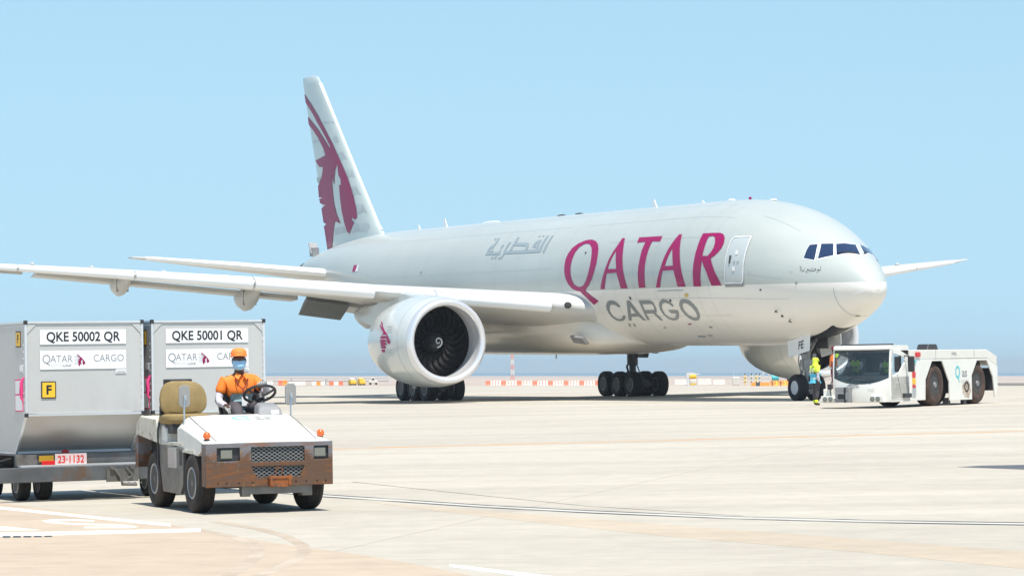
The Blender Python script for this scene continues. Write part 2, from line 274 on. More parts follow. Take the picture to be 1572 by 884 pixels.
 'oryx': [[(62.277,17.3831),(61.107,16.7055),(59.921,15.9287),(58.756,15.039),(57.607,14.161),(56.799,13.4365),(55.865,12.6116),(55.291,12.0779),(54.808,11.4899),(54.33,10.843),(53.941,10.1415),(53.875,9.7043),(54.128,9.6215),(54.459,9.6972),(54.621,9.8596),(54.63,9.6107),(54.302,9.442),(54.997,8.8451),(55.412,9.0165),(55.816,9.5332),(56.215,10.2407),(56.444,10.9435),(56.543,11.4525),(56.585,11.6942),(56.294,11.6791),(56.35,12.0095),(56.649,12.2464),(56.776,12.5374),(56.795,12.9174),(57.152,12.6219),(57.31,12.1243),(57.325,11.7451),(57.523,12.009),(57.629,12.3953),(57.701,11.8915),(57.59,11.1882),(57.405,10.6092),(56.996,10.0221),(56.415,9.494),(57.183,9.6506),(57.41,9.5964),(57.638,9.0984),(58.027,8.065),(58.727,8.0675),(59.206,9.316),(59.288,9.4663),(58.842,9.5894),(59.333,9.6855),(59.654,10.519),(58.94,10.6789),(59.82,10.8152),(59.987,11.0991),(59.223,11.1012),(60.02,11.1778),(60.173,11.8284),(59.53,12.3082),(59.285,12.6791),(59.276,12.8835),(59.861,12.9365),(60.473,13.2942),(60.47,13.3585),(58.782,13.5277),(59.057,13.9156),(59.973,14.6265),(60.821,15.1207),(61.593,15.5195),(61.749,16.0018),(60.975,15.6317),(59.953,15.1226),(58.948,14.496),(57.988,13.8785),(57.917,13.9662),(58.939,14.7426),(59.941,15.4327),(60.784,16.0553),(62.069,16.8436)]],
 'bar0': [[(59.163,15.5503),(57.303,15.4583),(57.144,15.263),(58.999,15.3652)]],
 'bar1': [[(57.508,14.5225),(56.672,14.5394),(56.306,14.1369),(57.104,14.1587)]],
 'bar2': [[(56.744,13.5552),(55.718,13.552),(55.13,13.0918),(56.231,13.0972)]],
 'bar3': [[(55.409,12.5229),(54.432,12.4985),(53.95,12.0051),(55.09,12.0357)]],
 'bar4': [[(54.723,11.5167),(53.721,11.4963),(52.997,10.9649),(54.324,10.9983)]],
 'bar5': [[(54.045,10.4567),(52.607,10.4222),(51.975,9.8717),(53.834,9.8887)]],
 'bar6': [[(54.219,9.4387),(52.402,9.3977),(51.916,9.317),(51.844,9.0689),(52.424,8.8449),(54.66,8.8641)]],
 'bar7': [[(57.371,9.2784),(55.878,9.272),(55.618,8.9614),(57.439,8.8695)]],
 'bar8': [[(60.42,12.3566),(59.652,12.3534),(59.949,12.0739),(60.254,12.0257)]],
 'bar9': [[(60.937,14.3912),(59.897,14.3728),(59.978,14.5025),(60.846,14.4976)]],
 'n0': [[(3.516,0.4852),(3.228,0.4585),(2.097,0.1579),(1.691,-0.0026),(1.814,-0.0505),(2.052,-0.0184),(2.26,0.1517)]],
 'n1': [[(3.475,0.3991),(3.274,0.3874),(2.405,0.2234),(2.187,0.0616),(2.149,-0.0663),(2.509,-0.2352),(2.808,-0.214),(2.837,-0.0668),(2.971,0.0631),(2.729,0.176),(2.552,0.1913)]],
 'nb0': [[(2.316,0.3497),(1.785,0.349),(1.765,0.3355),(2.295,0.3361)]],
 'nb1': [[(2.228,0.289),(1.701,0.2886),(1.685,0.2753),(2.211,0.2757)]],
 'nb2': [[(2.158,0.2295),(1.635,0.2292),(1.622,0.2161),(2.145,0.2164)]],
 'nb3': [[(2.078,0.1257),(1.558,0.1254),(1.552,0.1125),(2.072,0.1128)]],
 'nb4': [[(2.053,0.0551),(1.534,0.0548),(1.532,0.042),(2.051,0.0423)]],
 'nb5': [[(2.126,-0.1629),(1.605,-0.1634),(1.616,-0.1764),(2.138,-0.1759)]],
 'nb6': [[(2.193,-0.2283),(1.668,-0.2286),(1.684,-0.2418),(2.208,-0.2414)]],
}
MARKS = {
 'k_dash': [[(13.022,-0.2326),(10.705,-0.2318),(10.723,-0.2445),(13.041,-0.2455)]],
 'k_black': [[(15.772,-0.3103),(15.64,-0.3052),(15.557,-0.3403),(15.681,-0.3495)]],
 'k_yellow': [[(10.647,-0.2851),(10.37,-0.2856),(10.459,-0.3347),(10.737,-0.3341)]],
 'k_d1': [[(17.17,-0.7439),(17.049,-0.7417),(17.093,-0.7988),(17.227,-0.8011)]],
 'k_d2': [[(16.715,-0.7478),(16.595,-0.7456),(16.641,-0.7974),(16.774,-0.8023)]],
 'k_r1': [[(11.746,-0.7599),(11.42,-0.7571),(11.5,-0.7768),(11.826,-0.7798)]],
 'k_d3': [[(14.157,-0.8204),(13.952,-0.8209),(14.046,-0.8424),(14.251,-0.8419)]],
 'k_d4': [[(10.148,-0.8162),(9.897,-0.8214),(9.984,-0.8427),(10.234,-0.8373)]],
 'k_d5': [[(3.376,-0.007),(3.3,-0.0025),(3.306,-0.062),(3.382,-0.0656)]],
 'k_g1': [[(12.004,-1.0164),(11.411,-1.0349),(11.62,-1.077),(12.205,-1.0572)]],
 'k_g2': [[(11.022,-1.001),(10.727,-1.0099),(10.886,-1.0428),(11.178,-1.0335)]],
 'k_d6': [[(38.52,0.2225),(38.384,0.2214),(38.339,0.1884),(38.475,0.1895)]],
 'k_d7': [[(1.704,-1.3617),(1.633,-1.4862),(1.72,-1.534),(1.78,-1.4068)]],
 'k_line': [[(9.893,-0.0708),(7.413,-0.0506),(7.415,-0.0561),(9.896,-0.0761)]],
 'k_line2': [[(5.899,0.0613),(3.52,0.1867),(3.517,0.1791),(5.898,0.0555)]],
 'k_slash': [[(1.16,-0.3679),(0.598,-0.2263),(0.586,-0.2992),(1.149,-0.4152)]],
 'm0': [[(2.894,0.1542),(2.16,0.1515),(2.148,0.1322),(2.879,0.1345)]],
 'm1': [[(3.06,0.07),(2.056,0.0679),(2.052,0.0487),(3.054,0.0503)]],
 'm2': [[(3.051,0.0045),(2.05,0.004),(2.052,-0.0152),(3.054,-0.0151)]],
 'm3': [[(2.985,-0.0672),(2.066,-0.0663),(2.074,-0.0856),(2.997,-0.0869)]],
 'm4': [[(2.995,-0.1395),(2.172,-0.137),(2.187,-0.1564),(3.015,-0.1594)]],
}
SCRIPT_NAME = [[(3.212,0.2377),(3.184,0.292),(3.139,0.2788),(3.135,0.251),(3.042,0.2629)],[(3.042,0.2629),(3.051,0.3106)],[(2.974,0.2544),(2.923,0.2542),(2.91,0.3241)],[(2.904,0.3113),(2.866,0.3027),(2.864,0.2343)],[(2.848,0.3192),(2.767,0.2953),(2.676,0.3124)],[(2.751,0.3478),(2.701,0.3628)],[(2.676,0.3124),(2.581,0.3323),(2.565,0.3621)],[(2.507,0.3486),(2.47,0.3782),(2.428,0.3616),(2.486,0.2904)],[(2.428,0.3616),(2.366,0.3772),(2.411,0.4708)],[(3.26,0.3136),(3.202,0.3269)],[(2.625,0.3675),(2.591,0.3762)]]
# ================================================================ the freighter
NOSE = [(.42,-.88,-.88,0),(.48,-.66,-1.11,.25),(.7,-.36,-1.36,.54),(1.1,.02,-1.62,.84),(1.6,.38,-1.89,1.14),(2.2,.74,-2.12,1.44),(2.9,1.13,-2.35,1.75),(3.6,1.52,-2.55,2.05),(4.3,1.84,-2.72,2.30),(5.3,2.23,-2.88,2.57),(6.3,2.52,-2.98,2.77),(7.6,2.78,-3.06,2.95),(9,2.96,-3.10,3.06),(11,3.05,-3.10,3.10),(14,3.07,-3.1,3.1),(43,3.1,-3.1,3.1),(45,3.1,-2.92,3.07),(47,3.1,-2.56,2.98),(49.5,3.06,-2.0,2.78),(52,2.96,-1.38,2.45),(54.5,2.80,-.74,2.05),(57,2.58,-.1,1.58),(59.5,2.28,.50,1.08),(61.5,1.98,.90,.68),(62.9,1.70,1.20,.30)]
ZC = 5.662
def pch(pts):
    A = np.array(pts, float); x = A[:, 0]; out = []
    for k in range(1, A.shape[1]):
        y = A[:, k]; h = np.diff(x); d = np.diff(y) / h; m = np.zeros_like(y); m[0] = d[0]; m[-1] = d[-1]
        for i in range(1, len(x) - 1):
            if d[i - 1] * d[i] > 0:
                w1 = 2 * h[i] + h[i - 1]; w2 = h[i] + 2 * h[i - 1]; m[i] = (w1 + w2) / (w1 / d[i - 1] + w2 / d[i])
        out.append(m)
    def f(s):
        s = min(max(s, x[0]), x[-1]); i = int(np.clip(np.searchsorted(x, s) - 1, 0, len(x) - 2)); h = x[i + 1] - x[i]; u = (s - x[i]) / h; r = []
        for k in range(A.shape[1] - 1):
            y0, y1, m0, m1 = A[i, k + 1], A[i + 1, k + 1], out[k][i], out[k][i + 1]
            r.append((2 * u ** 3 - 3 * u ** 2 + 1) * y0 + (u ** 3 - 2 * u ** 2 + u) * h * m0 + (-2 * u ** 3 + 3 * u ** 2) * y1 + (u ** 3 - u ** 2) * h * m1)
        return r
    return f
FSEC = pch(NOSE)
def fus(s, th, off=0.0):
    t, b, w_ = FSEC(s); h = (t - b) / 2
    p = Vector((s, w_ * math.cos(th), ZC + (t + b) / 2 + h * math.sin(th)))
    if off:
        e = 1e-3; P = lambda a, q: fus(a, q)
        n = (P(s + e, th) - P(s - e, th)).cross(P(s, th + e) - P(s, th - e)); n.normalize()
        if n.dot(p - Vector((s, 0, ZC + (t + b) / 2))) < 0: n = -n
        p = p + n * off
    return p
def decal(loops, fn, name, m, parent, step=(.5, .06), off=.012, **kw):
    K = 3.0; us = [a for L in loops for a, b in L]; ws = [b for L in loops for a, b in L]
    gu = np.arange(min(us) + step[0] * .37, max(us), step[0]); gw = np.arange(min(ws) + step[1] * .41, max(ws), step[1])
    P, fs = fill([[(a, b * K) for a, b in L] for L in loops], [(a, b * K) for a in gu for b in gw], 1e-5)
    used = sorted({i for f in fs for i in f}); ix = {j: i for i, j in enumerate(used)}
    mb = MB(); mb.add([fn(P[j].x, P[j].y / K, off) for j in used], [tuple(ix[i] for i in f) for f in fs])
    return mb.build(name, m, parent, 60, **kw)
def paint_two(name, top, low, zl, rough=.34):
    m = mat(name, top, rough, coat=.22); nt = m.node_tree; b = nt.nodes['Principled BSDF']
    tc = nt.nodes.new('ShaderNodeTexCoord'); sp = nt.nodes.new('ShaderNodeSeparateXYZ'); lnk(nt, tc.outputs['Object'], sp.inputs[0])
    g = nt.nodes.new('ShaderNodeMath'); g.operation = 'GREATER_THAN'; g.inputs[1].default_value = zl; lnk(nt, sp.outputs[2], g.inputs[0])
    mx = nt.nodes.new('ShaderNodeMix'); mx.data_type = 'RGBA'; mx.inputs[6].default_value = (*low, 1); mx.inputs[7].default_value = (*top, 1); lnk(nt, g.outputs[0], mx.inputs[0])
    n = nt.nodes.new('ShaderNodeTexNoise'); n.inputs['Scale'].default_value = .5; n.inputs['Detail'].default_value = 6
    mp = nt.nodes.new('ShaderNodeMapping'); mp.inputs['Scale'].default_value = (.25, 1, 1.6); lnk(nt, tc.outputs['Object'], mp.inputs[0]); lnk(nt, mp.outputs[0], n.inputs['Vector'])
    mr = nt.nodes.new('ShaderNodeMapRange'); mr.inputs[1].default_value = .3; mr.inputs[2].default_value = .7; mr.inputs[3].default_value = .94; mr.inputs[4].default_value = 1.04; lnk(nt, n.outputs[0], mr.inputs[0])
    m2 = nt.nodes.new('ShaderNodeMix'); m2.data_type = 'RGBA'; m2.blend_type = 'MULTIPLY'; m2.inputs[0].default_value = 1; lnk(nt, mx.outputs[2], m2.inputs[6]); lnk(nt, mr.outputs[0], m2.inputs[7])
    lnk(nt, m2.outputs[2], b.inputs['Base Color']); return m
M['plane_paint'] = paint_two('plane_paint', (.475, .505, .47), (.80, .765, .70), 5.04)  # lower white is warmed to hold light bounced up from the apron
M['fairing_bounce_paint'] = mat('fairing_bounce_paint', (.80, .735, .63), .3, var=.05, vscale=.6, coat=.4)  # white warmed further, painting in the bounce from the sunlit ground
PSI, TAU, NX, NY = 0.435932, 0.0133156, 14.36685, 108.84354
plane = thing('cargo_plane', 'white and grey twin engine freighter with maroon lettering and tall fin', 'plane')
plane.matrix_world = Matrix.Translation((NX, NY, 0)) @ Matrix.Rotation(math.pi / 2 + PSI, 4, 'Z') @ Matrix.Translation((31.8, 0, 0)) @ Matrix.Rotation(-TAU, 4, 'Y') @ Matrix.Translation((-31.8, 0, 0))
def ground_z(s): return -TAU * (s - 31.8)
# fuselage
stn = [.42 + .02 * i for i in range(4)] + list(np.linspace(.5, 3, 26)) + list(np.linspace(3.2, 14, 44)) + list(np.linspace(15, 43, 29)) + list(np.linspace(43.5, 62.9, 50))
mb = MB(); NS = 96
rings = []
for s in stn:
    if s < .43: rings.append([fus(.4205, 2 * math.pi * i / NS) + Vector((0, .02 * math.cos(2 * math.pi * i / NS), .02 * math.sin(2 * math.pi * i / NS))) for i in range(NS)])
    else: rings.append([fus(s, 2 * math.pi * i / NS) for i in range(NS)])
mb.loft(rings); fuselage = mb.build('fuselage', M['plane_paint'], plane, 60)
# wing-body fairing
fair = [(18.3, .9, .25, -2.80), (19.2, 1.9, .5, -2.70), (20.2, 2.65, .85, -2.52), (21.4, 3.10, 1.22, -2.24), (22.8, 3.32, 1.5, -2.0), (25, 3.42, 1.68, -1.85), (30, 3.42, 1.7, -1.83), (34, 3.36, 1.65, -1.88), (37, 3.1, 1.4, -2.05), (40, 2.3, 1.0, -2.4), (43, .9, .4, -2.85)]
FS = pch(fair)
mb = MB(); rings = []
for s in np.linspace(18.3, 43, 60):
    w_, h, zc = FS(s); rg = []
    for i in range(48):
        a = 2 * math.pi * i / 48; ca, sa = math.cos(a), math.sin(a); e = .62
        rg.append(Vector((s, w_ * math.copysign(abs(ca) ** e, ca), ZC + zc + h * math.copysign(abs(sa) ** e, sa))))
    rings.append(rg)
mb.loft(rings); fairing = mb.build('wing_fairing', M['fairing_bounce_paint'], plane, 60)
# wings
Q = (19.828, .7292, 4.302, .11415, -.000652)
def wing_le(a): t = a - 3.1; return Vector((Q[0] + Q[1] * t, a, Q[2] + Q[3] * t + Q[4] * t * t))
def wing_sta(a):
    le = wing_le(a)
    if a > 30.2: le.x += (a - 30.2) * .35
    te = 32.3 + .12 * (a - 3.1) if a < 10.6 else 33.2 + .42 * (a - 10.6)
    c = max(te - le.x, .7) if a < 32 else .8
    th = .135 - .035 * min((a - 1) / 9, 1) - .01 * min(max(a - 10, 0) / 20, 1)
    inc = R(3.2 - 4.2 * min((a - 1) / 20, 1)); return le, c, th, inc
NAFX = [0, .004, .015, .035, .07, .12, .2, .3, .4, .5, .6, .7, .8, .9, .97, 1.0]
def airfoil(c, th):
    yt = lambda x: 5 * th * (.2969 * math.sqrt(x) - .126 * x - .3516 * x * x + .2843 * x ** 3 - .1036 * x ** 4)
    up = [(x * c, c * (yt(x) * .95 + .012 * math.sin(math.pi * x))) for x in NAFX]; lo = [(x * c, c * (-yt(x) * 1.0 + .012 * math.sin(math.pi * x))) for x in NAFX]
    return up[::-1] + lo[1:-1]
def wing_ring(a, sgn, x0=0.0, x1=1.0, sc=1.0, dz=0.0, dx=0.0):
    le, c, th, inc = wing_sta(a); pts = airfoil(c, th); ci, si = math.cos(inc), math.sin(inc); r = []
    for x, z in pts:
        x = min(max(x, x0 * c), x1 * c); r.append(Vector((le.x + x * ci + z * si + dx, sgn * a, le.z - x * si + z * ci + dz)))
    return r
def wing_pt(a, xf, z=0.0):
    le, c, th, inc = wing_sta(a); x = xf * c; return Vector((le.x + x * math.cos(inc), a, le.z - x * math.sin(inc) + z))
wings = []
for sgn in (1, -1):
    mb = MB(); mb.loft([wing_ring(a, sgn) for a in [1.5, 3.1, 5, 7, 8.5, 10, 10.6, 11.5, 13, 15, 17, 19, 21, 23, 25, 27, 29, 30.2, 31, 31.7, 32.4]])
    wg = mb.build('wing', M['wing_grey'], plane, 40); wings.append(wg)
    # leading edge slats, drooped a little ahead of the wing
    for a0, a1, dz in ((4.35, 8.55, -.02), (10.9, 15.4, -.02), (15.5, 20.0, -.02), (20.1, 24.6, -.02), (24.7, 29.4, -.02)):
        mb = MB(); rings = []
        for a in np.linspace(a0, a1, 5):
            le, c, th, inc = wing_sta(a); k = .62 + .18 * min(c / 8, 1); L = min(.16 * c, 1.05) * k; H = L * .50
            prof = [(L * .9, H * .62), (L * .45, H * .72), (L * .12, H * .5), (-L * .05, H * .12), (-L * .06, -H * .28), (L * .06, -H * .62), (L * .28, -H * .8), (L * .55, -H * .8)]
            rings.append([Vector((le.x - .16 * k + x, sgn * a, le.z - .0 + z)) for x, z in prof])
        mb.loft(rings); mb.build('slat', M['slat_white'], wg, 50)
    # drooped flaperon and flaps just behind the trailing edge
    def flap(a0, a1, ch, ang, gap=0.0, nm='flap', mt='flap_grey'):
        mb = MB(); rings = []
        for a in (a0, a1):
            p = wing_pt(a, .93 if ang > 20 else .97); d = Vector((math.cos(R(ang)), 0, -math.sin(R(ang)))); n = Vector((d.z * -1, 0, d.x))
            pr = [(0, .10), (ch * .4, .11), (ch, .012), (ch, -.012), (ch * .4, -.07), (0, -.10)]
            rings.append([Vector((p.x, sgn * a, p.z - .12)) + d * x + n * z for x, z in pr])
        mb.loft(rings); return mb.build(nm, M[mt], wg, 40)
    flap(9.35, 11.3, 1.4, 33, nm='flaperon'); flap(3.6, 9.2, 1.6, 10, nm='flap', mt='wing_grey'); flap(11.6, 23.0, 1.0, 9, nm='flap', mt='wing_grey'); flap(23.6, 29.5, .6, 4, nm='aileron', mt='wing_grey')
    # canoe fairings of the flap tracks
    for a, L, wd, hh in ((8.35, 4.3, .36, .62), (13.95, 3.7, .33, .56), (19.45, 3.3, .29, .5), (5.0, 4.0, .3, .5)):
        mb = MB(); rings = []; te = wing_pt(a, .99)
        for k, (f, q) in enumerate(((0, .08), (.08, .38), (.22, .75), (.42, 1.0), (.6, 1.0), (.8, .72), (.93, .4), (1, .06))):
            x = te.x - L * .66 + L * f; zt = te.z + .22 - .55 * f * .4
            rings.append([Vector((x, sgn * a + wd * q * math.cos(t_), zt - hh * .9 * (.3 + .7 * q) + hh * q * math.sin(t_) - .12 * f)) for t_ in [2 * math.pi * i / 14 for i in range(14)]])
        mb.loft(rings); fo = mb.build('flap_fairing', M['wing_grey'], wg, 50)
        mb = MB(); xx = te.x - L * .25; mb.box((xx, sgn * a, te.z - .33), (.03, wd * 2.03, hh * 1.55)); mb.build('fairing_joint', M['strut'], wg, 0)
    # small vortex bumps on the upper wing
    for a in (13.5, 16, 18.5, 21.4, 23.8):
        p = wing_pt(a, .3, .42 * (1 - a / 60)); mb = MB(); mb.ball(p * 1 if sgn > 0 else Vector((p.x, -p.y, p.z)), (.22, .1, .07), 8, 5); mb.build('wing_bump', M['wing_grey'], wg, 60)
    # wing root landing lamp
    mb = MB(); c0 = Vector((Q[0] + .62, sgn * 3.75, 4.33)); mb.lathe([(-.02, .02), (0, .12), (.06, .14), (.2, .15)], c0 + Vector((-.42, 0, .08)), (1, 0, 0), 18); mb.build('landing_light', M['strut_dark'], wg, 40)
# engines
NAC = [(0.0, 1.72), (.05, 1.80), (.12, 1.84), (.25, 1.885), (.6, 1.95), (1.4, 2.02), (2.4, 2.035), (3.4, 1.97), (4.4, 1.83), (5.2, 1.66), (5.65, 1.52)]
NF = pch(NAC[3:])
ES, ET, EZ = 20.1, 9.61, 2.86
for sgn in (1, -1):
    o = Vector((ES, sgn * ET, EZ))
    outer = [(x, NF(x)[0]) for x in np.linspace(.27, 5.65, 26)]
    mb = MB(); mb.lathe(outer + [(5.62, 1.44), (5.0, 1.5)], o, (1, 0, 0), 72, caps=False); eng = mb.build('engine', M['nacelle'], plane, 40)
    mb = MB(); mb.lathe([(.268, 1.886), (.18, 1.868), (.09, 1.835), (.03, 1.785), (0, 1.72), (.02, 1.65), (.09, 1.585), (.2, 1.548), (.34, 1.535)], o, (1, 0, 0), 72, caps=False); mb.build('inlet_lip', M['lip_metal'], eng, 80)
    mb = MB(); mb.lathe([(.34, 1.535), (.7, 1.55), (1.1, 1.60), (1.45, 1.63)], o, (1, 0, 0), 72, caps=False); mb.build('inlet_duct', M['duct'], eng, 80)
    mb = MB(); mb.lathe([(1.44, 1.628), (2.6, 1.6), (2.62, .1)], o, (1, 0, 0), 48, caps=False); mb.build('fan_case', M['black'], eng, 60)
    mb = MB(); mb.lathe([(5.2, 1.15), (6.3, .98), (7.3, .62), (7.25, .5), (6.9, .48)], o, (1, 0, 0), 40, caps=True); mb.build('core_cowl', M['strut'], eng, 50)
    mb = MB(); mb.lathe([(6.8, .46), (7.6, .32), (8.3, .03)], o, (1, 0, 0), 32); mb.build('exhaust_cone', M['strut'], eng, 50)
    mb = MB(); mb.lathe([(1.05, .01), (1.08, .09), (1.18, .20), (1.36, .34), (1.55, .43), (1.68, .45)], o, (1, 0, 0), 40); spn = mb.build('spinner', M['black'], eng, 80)
    path = []
    for i in range(30):
        k = i / 29; a = R(200) + k * R(430); r = .035 + .17 * k ** .8 + (.10 * max(0, k - .75) * 4 * .6)
        x = np.interp(r, [.01, .09, .20, .34, .43], [1.05, 1.08, 1.18, 1.36, 1.55]); path.append(o + Vector((x - .02, r * math.cos(a), r * math.sin(a))))
    mb = MB(); mb.tube(path, [.014 + .018 * (i / 29) for i in range(30)], 6); mb.build('spinner_swirl', M['white'], eng, 60)
    # one curved blade, then copies
    mb = MB(); rings = []
    for j in range(9):
        k = j / 8; r = .52 + (1.61 - .52) * k; tw = R(25 + 38 * k); sw = .22 * math.sin(k * math.pi * 1.15) - .18 * k * k; wd = .23 + .13 * k
        rg = []
        for (u_, v_) in ((-1, 0), (-.5, .035), (0, .05), (.5, .04), (1, 0), (.5, -.008), (0, .0), (-.5, -.004)):
            ax_ = u_ * wd * math.cos(tw) + v_ * -math.sin(tw); tn = u_ * wd * math.sin(tw) + v_ * math.cos(tw) + sw
            ph = tn / max(r, .3); rg.append(Vector((ax_, r * math.cos(ph), r * math.sin(ph))))
        rings.append(rg)
    mb.loft(rings)
    b0 = mb.build('fan_blade', M['fan'], eng, 50); b0.location = o + Vector((1.75, 0, 0))
    for i in range(1, 22):
        b = b0.copy(); C.objects.link(b); b.parent = eng; b.rotation_euler = (2 * math.pi * i / 22, 0, 0)
    # pylon
    mb = MB(); rings = []
    for x, z0, z1, wd in ((ES + 2.4, EZ + 1.9, EZ + 2.03, .06), (ES + 3.2, EZ + 1.7, EZ + 2.12, .18), (ES + 4.4, EZ + 1.4, EZ + 2.25, .28), (ES + 5.8, EZ + .9, EZ + 2.2, .3), (ES + 8, EZ + .7, EZ + 1.75, .26), (ES + 10.2, EZ + 1.0, EZ + 1.6, .08)):
        rings.append([Vector((x, sgn * ET + y, z)) for y, z in ((-wd, z0), (wd, z0), (wd, z1 - .1), (wd * .5, z1), (-wd * .5, z1), (-wd, z1 - .1))])
    mb.loft(rings); mb.build('pylon', M['nacelle'], eng, 40)
    # nacelle strake and cowl joints
    mb = MB(); mb.prism([(1.3, 0), (2.7, 0), (2.6, .32), (2.2, .3)], lambda x, y, t_: o + Vector((x, -sgn * (1.42 + y * .7 + t_), 1.43 + y * .7)), -.015, .015); mb.build('strake', M['nacelle'], eng, 0)
    for x in (1.05, 2.95):
        mb = MB(); r = NF(x)[0]; mb.lathe([(x - .012, r + .001), (x - .012, r + .005), (x + .012, r + .005), (x + .012, r + .001)], o, (1, 0, 0), 72, caps=False); mb.build('cowl_seam', M['bar_grey'], eng, 0)
    mb = MB(); mb.box(o + Vector((3.6, sgn * .1, -1.98)), (.35, .06, .22)); mb.build('drain_mast', M['strut'], eng, 0)
    fnac = lambda x, ph, off: o + Vector((x, sgn * (NF(x)[0] + off) * math.cos(ph), (NF(x)[0] + off) * math.sin(ph)))
    for k in [k for k in DECALS if k[0] == 'n']:
        decal(DECALS[k], fnac, 'emblem', M['bar_grey'] if k[1] == 'b' else M['maroon'], eng, (.3, .05), .012 if k[1] == 'b' else .018)
    for k in [k for k in MARKS if k[0] == 'm']: decal(MARKS[k], fnac, 'emblem_bar', M['nacelle'], eng, (.3, .05), .026)
# tail
def tail_ring(le, c, th, up=None, sgn=1):
    pts = airfoil(c, th); return [(Vector((le[0] + x, le[1] + z, le[2])) if up else Vector((le[0] + x, le[1], le[2] + z))) for x, z in pts]
def sym(c, th):
    yt = lambda x: 5 * th * (.2969 * math.sqrt(x) - .126 * x - .3516 * x * x + .2843 * x ** 3 - .1036 * x ** 4)
    return [(x * c, c * yt(x)) for x in NAFX][::-1] + [(x * c, -c * yt(x)) for x in NAFX][1:-1]
FDX = .46
mb = MB(); rings = []
for z, l, te in ((7.4, 49.9, 58.3), (8.3, 50.0, 58.65), (8.8, 50.35, 58.85), (9.3, 51.0, 59.05), (10.0, 51.7, 59.33), (14, 55.77, 60.95), (17.8, 59.6, 62.45), (18.2, 60.05, 62.55), (18.32, 60.75, 62.55)):
    c = te - l; rings.append([Vector((l + x + FDX, y, z)) for x, y in sym(c, .10 if z < 18.3 else .05)])
mb.loft(rings); fin = mb.build('tail_fin', M['fin_paint'], plane, 40)
mb = MB(); rings = []
for z, l in ((8.95, 50.45), (9.3, 50.96), (10.0, 51.66), (14, 55.73), (17.8, 59.56)):
    c = 8.0 - (z - 9) * .6; rings.append([Vector((l + x + FDX, y, z)) for x, y in ((.30, .10), (.06, .07), (-.03, 0), (.06, -.07), (.30, -.10))])
mb.loft(rings); mb.build('fin_leading_edge', M['slat_white'], fin, 60)
def fin_half(s, z):
    zs = [7.4, 10, 14, 17.8, 18.32]; l = np.interp(z, zs, [49.9, 51.7, 55.77, 59.6, 60.4]); te = np.interp(z, zs, [58.3, 59.33, 60.95, 62.45, 62.55]); c = te - l; x = min(max((s - l) / c, 0.002), 1)
    return c * .5 * (.2969 * math.sqrt(x) - .126 * x - .3516 * x * x + .2843 * x ** 3 - .1036 * x ** 4)
FB = BVHTree.FromPolygons([v.co.copy() for v in fin.data.vertices], [tuple(p_.vertices) for p_ in fin.data.polygons])
def fin_skin(u, v, off, sg):
    x = u + .19 - 2.0 * (fin_half(u - FDX, v) - .2); h_ = FB.ray_cast(Vector((x, sg * 4.0, v)), Vector((0, -sg, 0)))[0]
    return Vector((x, sg * off, v)) if h_ is None else Vector((x, h_.y + sg * off, v))
for sg in (1, -1):
    ff = lambda u, v, off: fin_skin(u, v, off, sg)
    decal(DECALS['oryx'], ff, 'emblem', M['maroon_fin'], fin, (.35, .35), .022)
    for k in [k for k in DECALS if k.startswith('bar')]: decal(DECALS[k], ff, 'emblem_bar', M['fin_bar'], fin, (.35, .35), .012)
for sgn in (1, -1):
    mb = MB(); rings = []
    for a, l, te, z in ((.4, 52.6, 60.6, 6.35), (2.0, 54.07, 61.1, 6.62), (6, 57.7, 62.3, 7.15), (10.2, 61.5, 63.3, 7.66), (10.6, 61.95, 63.38, 7.70), (10.76, 62.4, 63.4, 7.71)):
        rings.append([Vector((l + x, sgn * a, z + y)) for x, y in sym(te - l, .10)])
    mb.loft(rings); st = mb.build('tailplane', M['wing_grey'], plane, 40)
    mb = MB(); rings = []
    for a, l, z in ((2.0, 54.03, 6.62), (6, 57.66, 7.15), (10.2, 61.46, 7.66)):
        q = 1 if a < 8 else .55; rings.append([Vector((l + x * q, sgn * a, z + y * q)) for x, y in ((.35, .2), (.08, .12), (-.02, 0), (.08, -.12), (.35, -.2))])
    mb.loft(rings); mb.build('tailplane_leading_edge', M['slat_white'], st, 60)
mb = MB(); mb.lathe([(0, .34), (.25, .30), (.3, .22)], (62.85, 0, ZC + 1.45), (1, 0, 0), 18); mb.build('exhaust', M['strut_dark'], fuselage, 40)
# intake door standing open by the fin root (right side of the tail cone)
mb = MB(); mb.box((60.6, .35, 8.22), (.75, .5, .06), Matrix.Rotation(R(-58), 3, 'Y')); mb.box((60.5, .35, 8.0), (.5, .4, .5)); mb.build('intake_door', M['strut'], fuselage, 0)
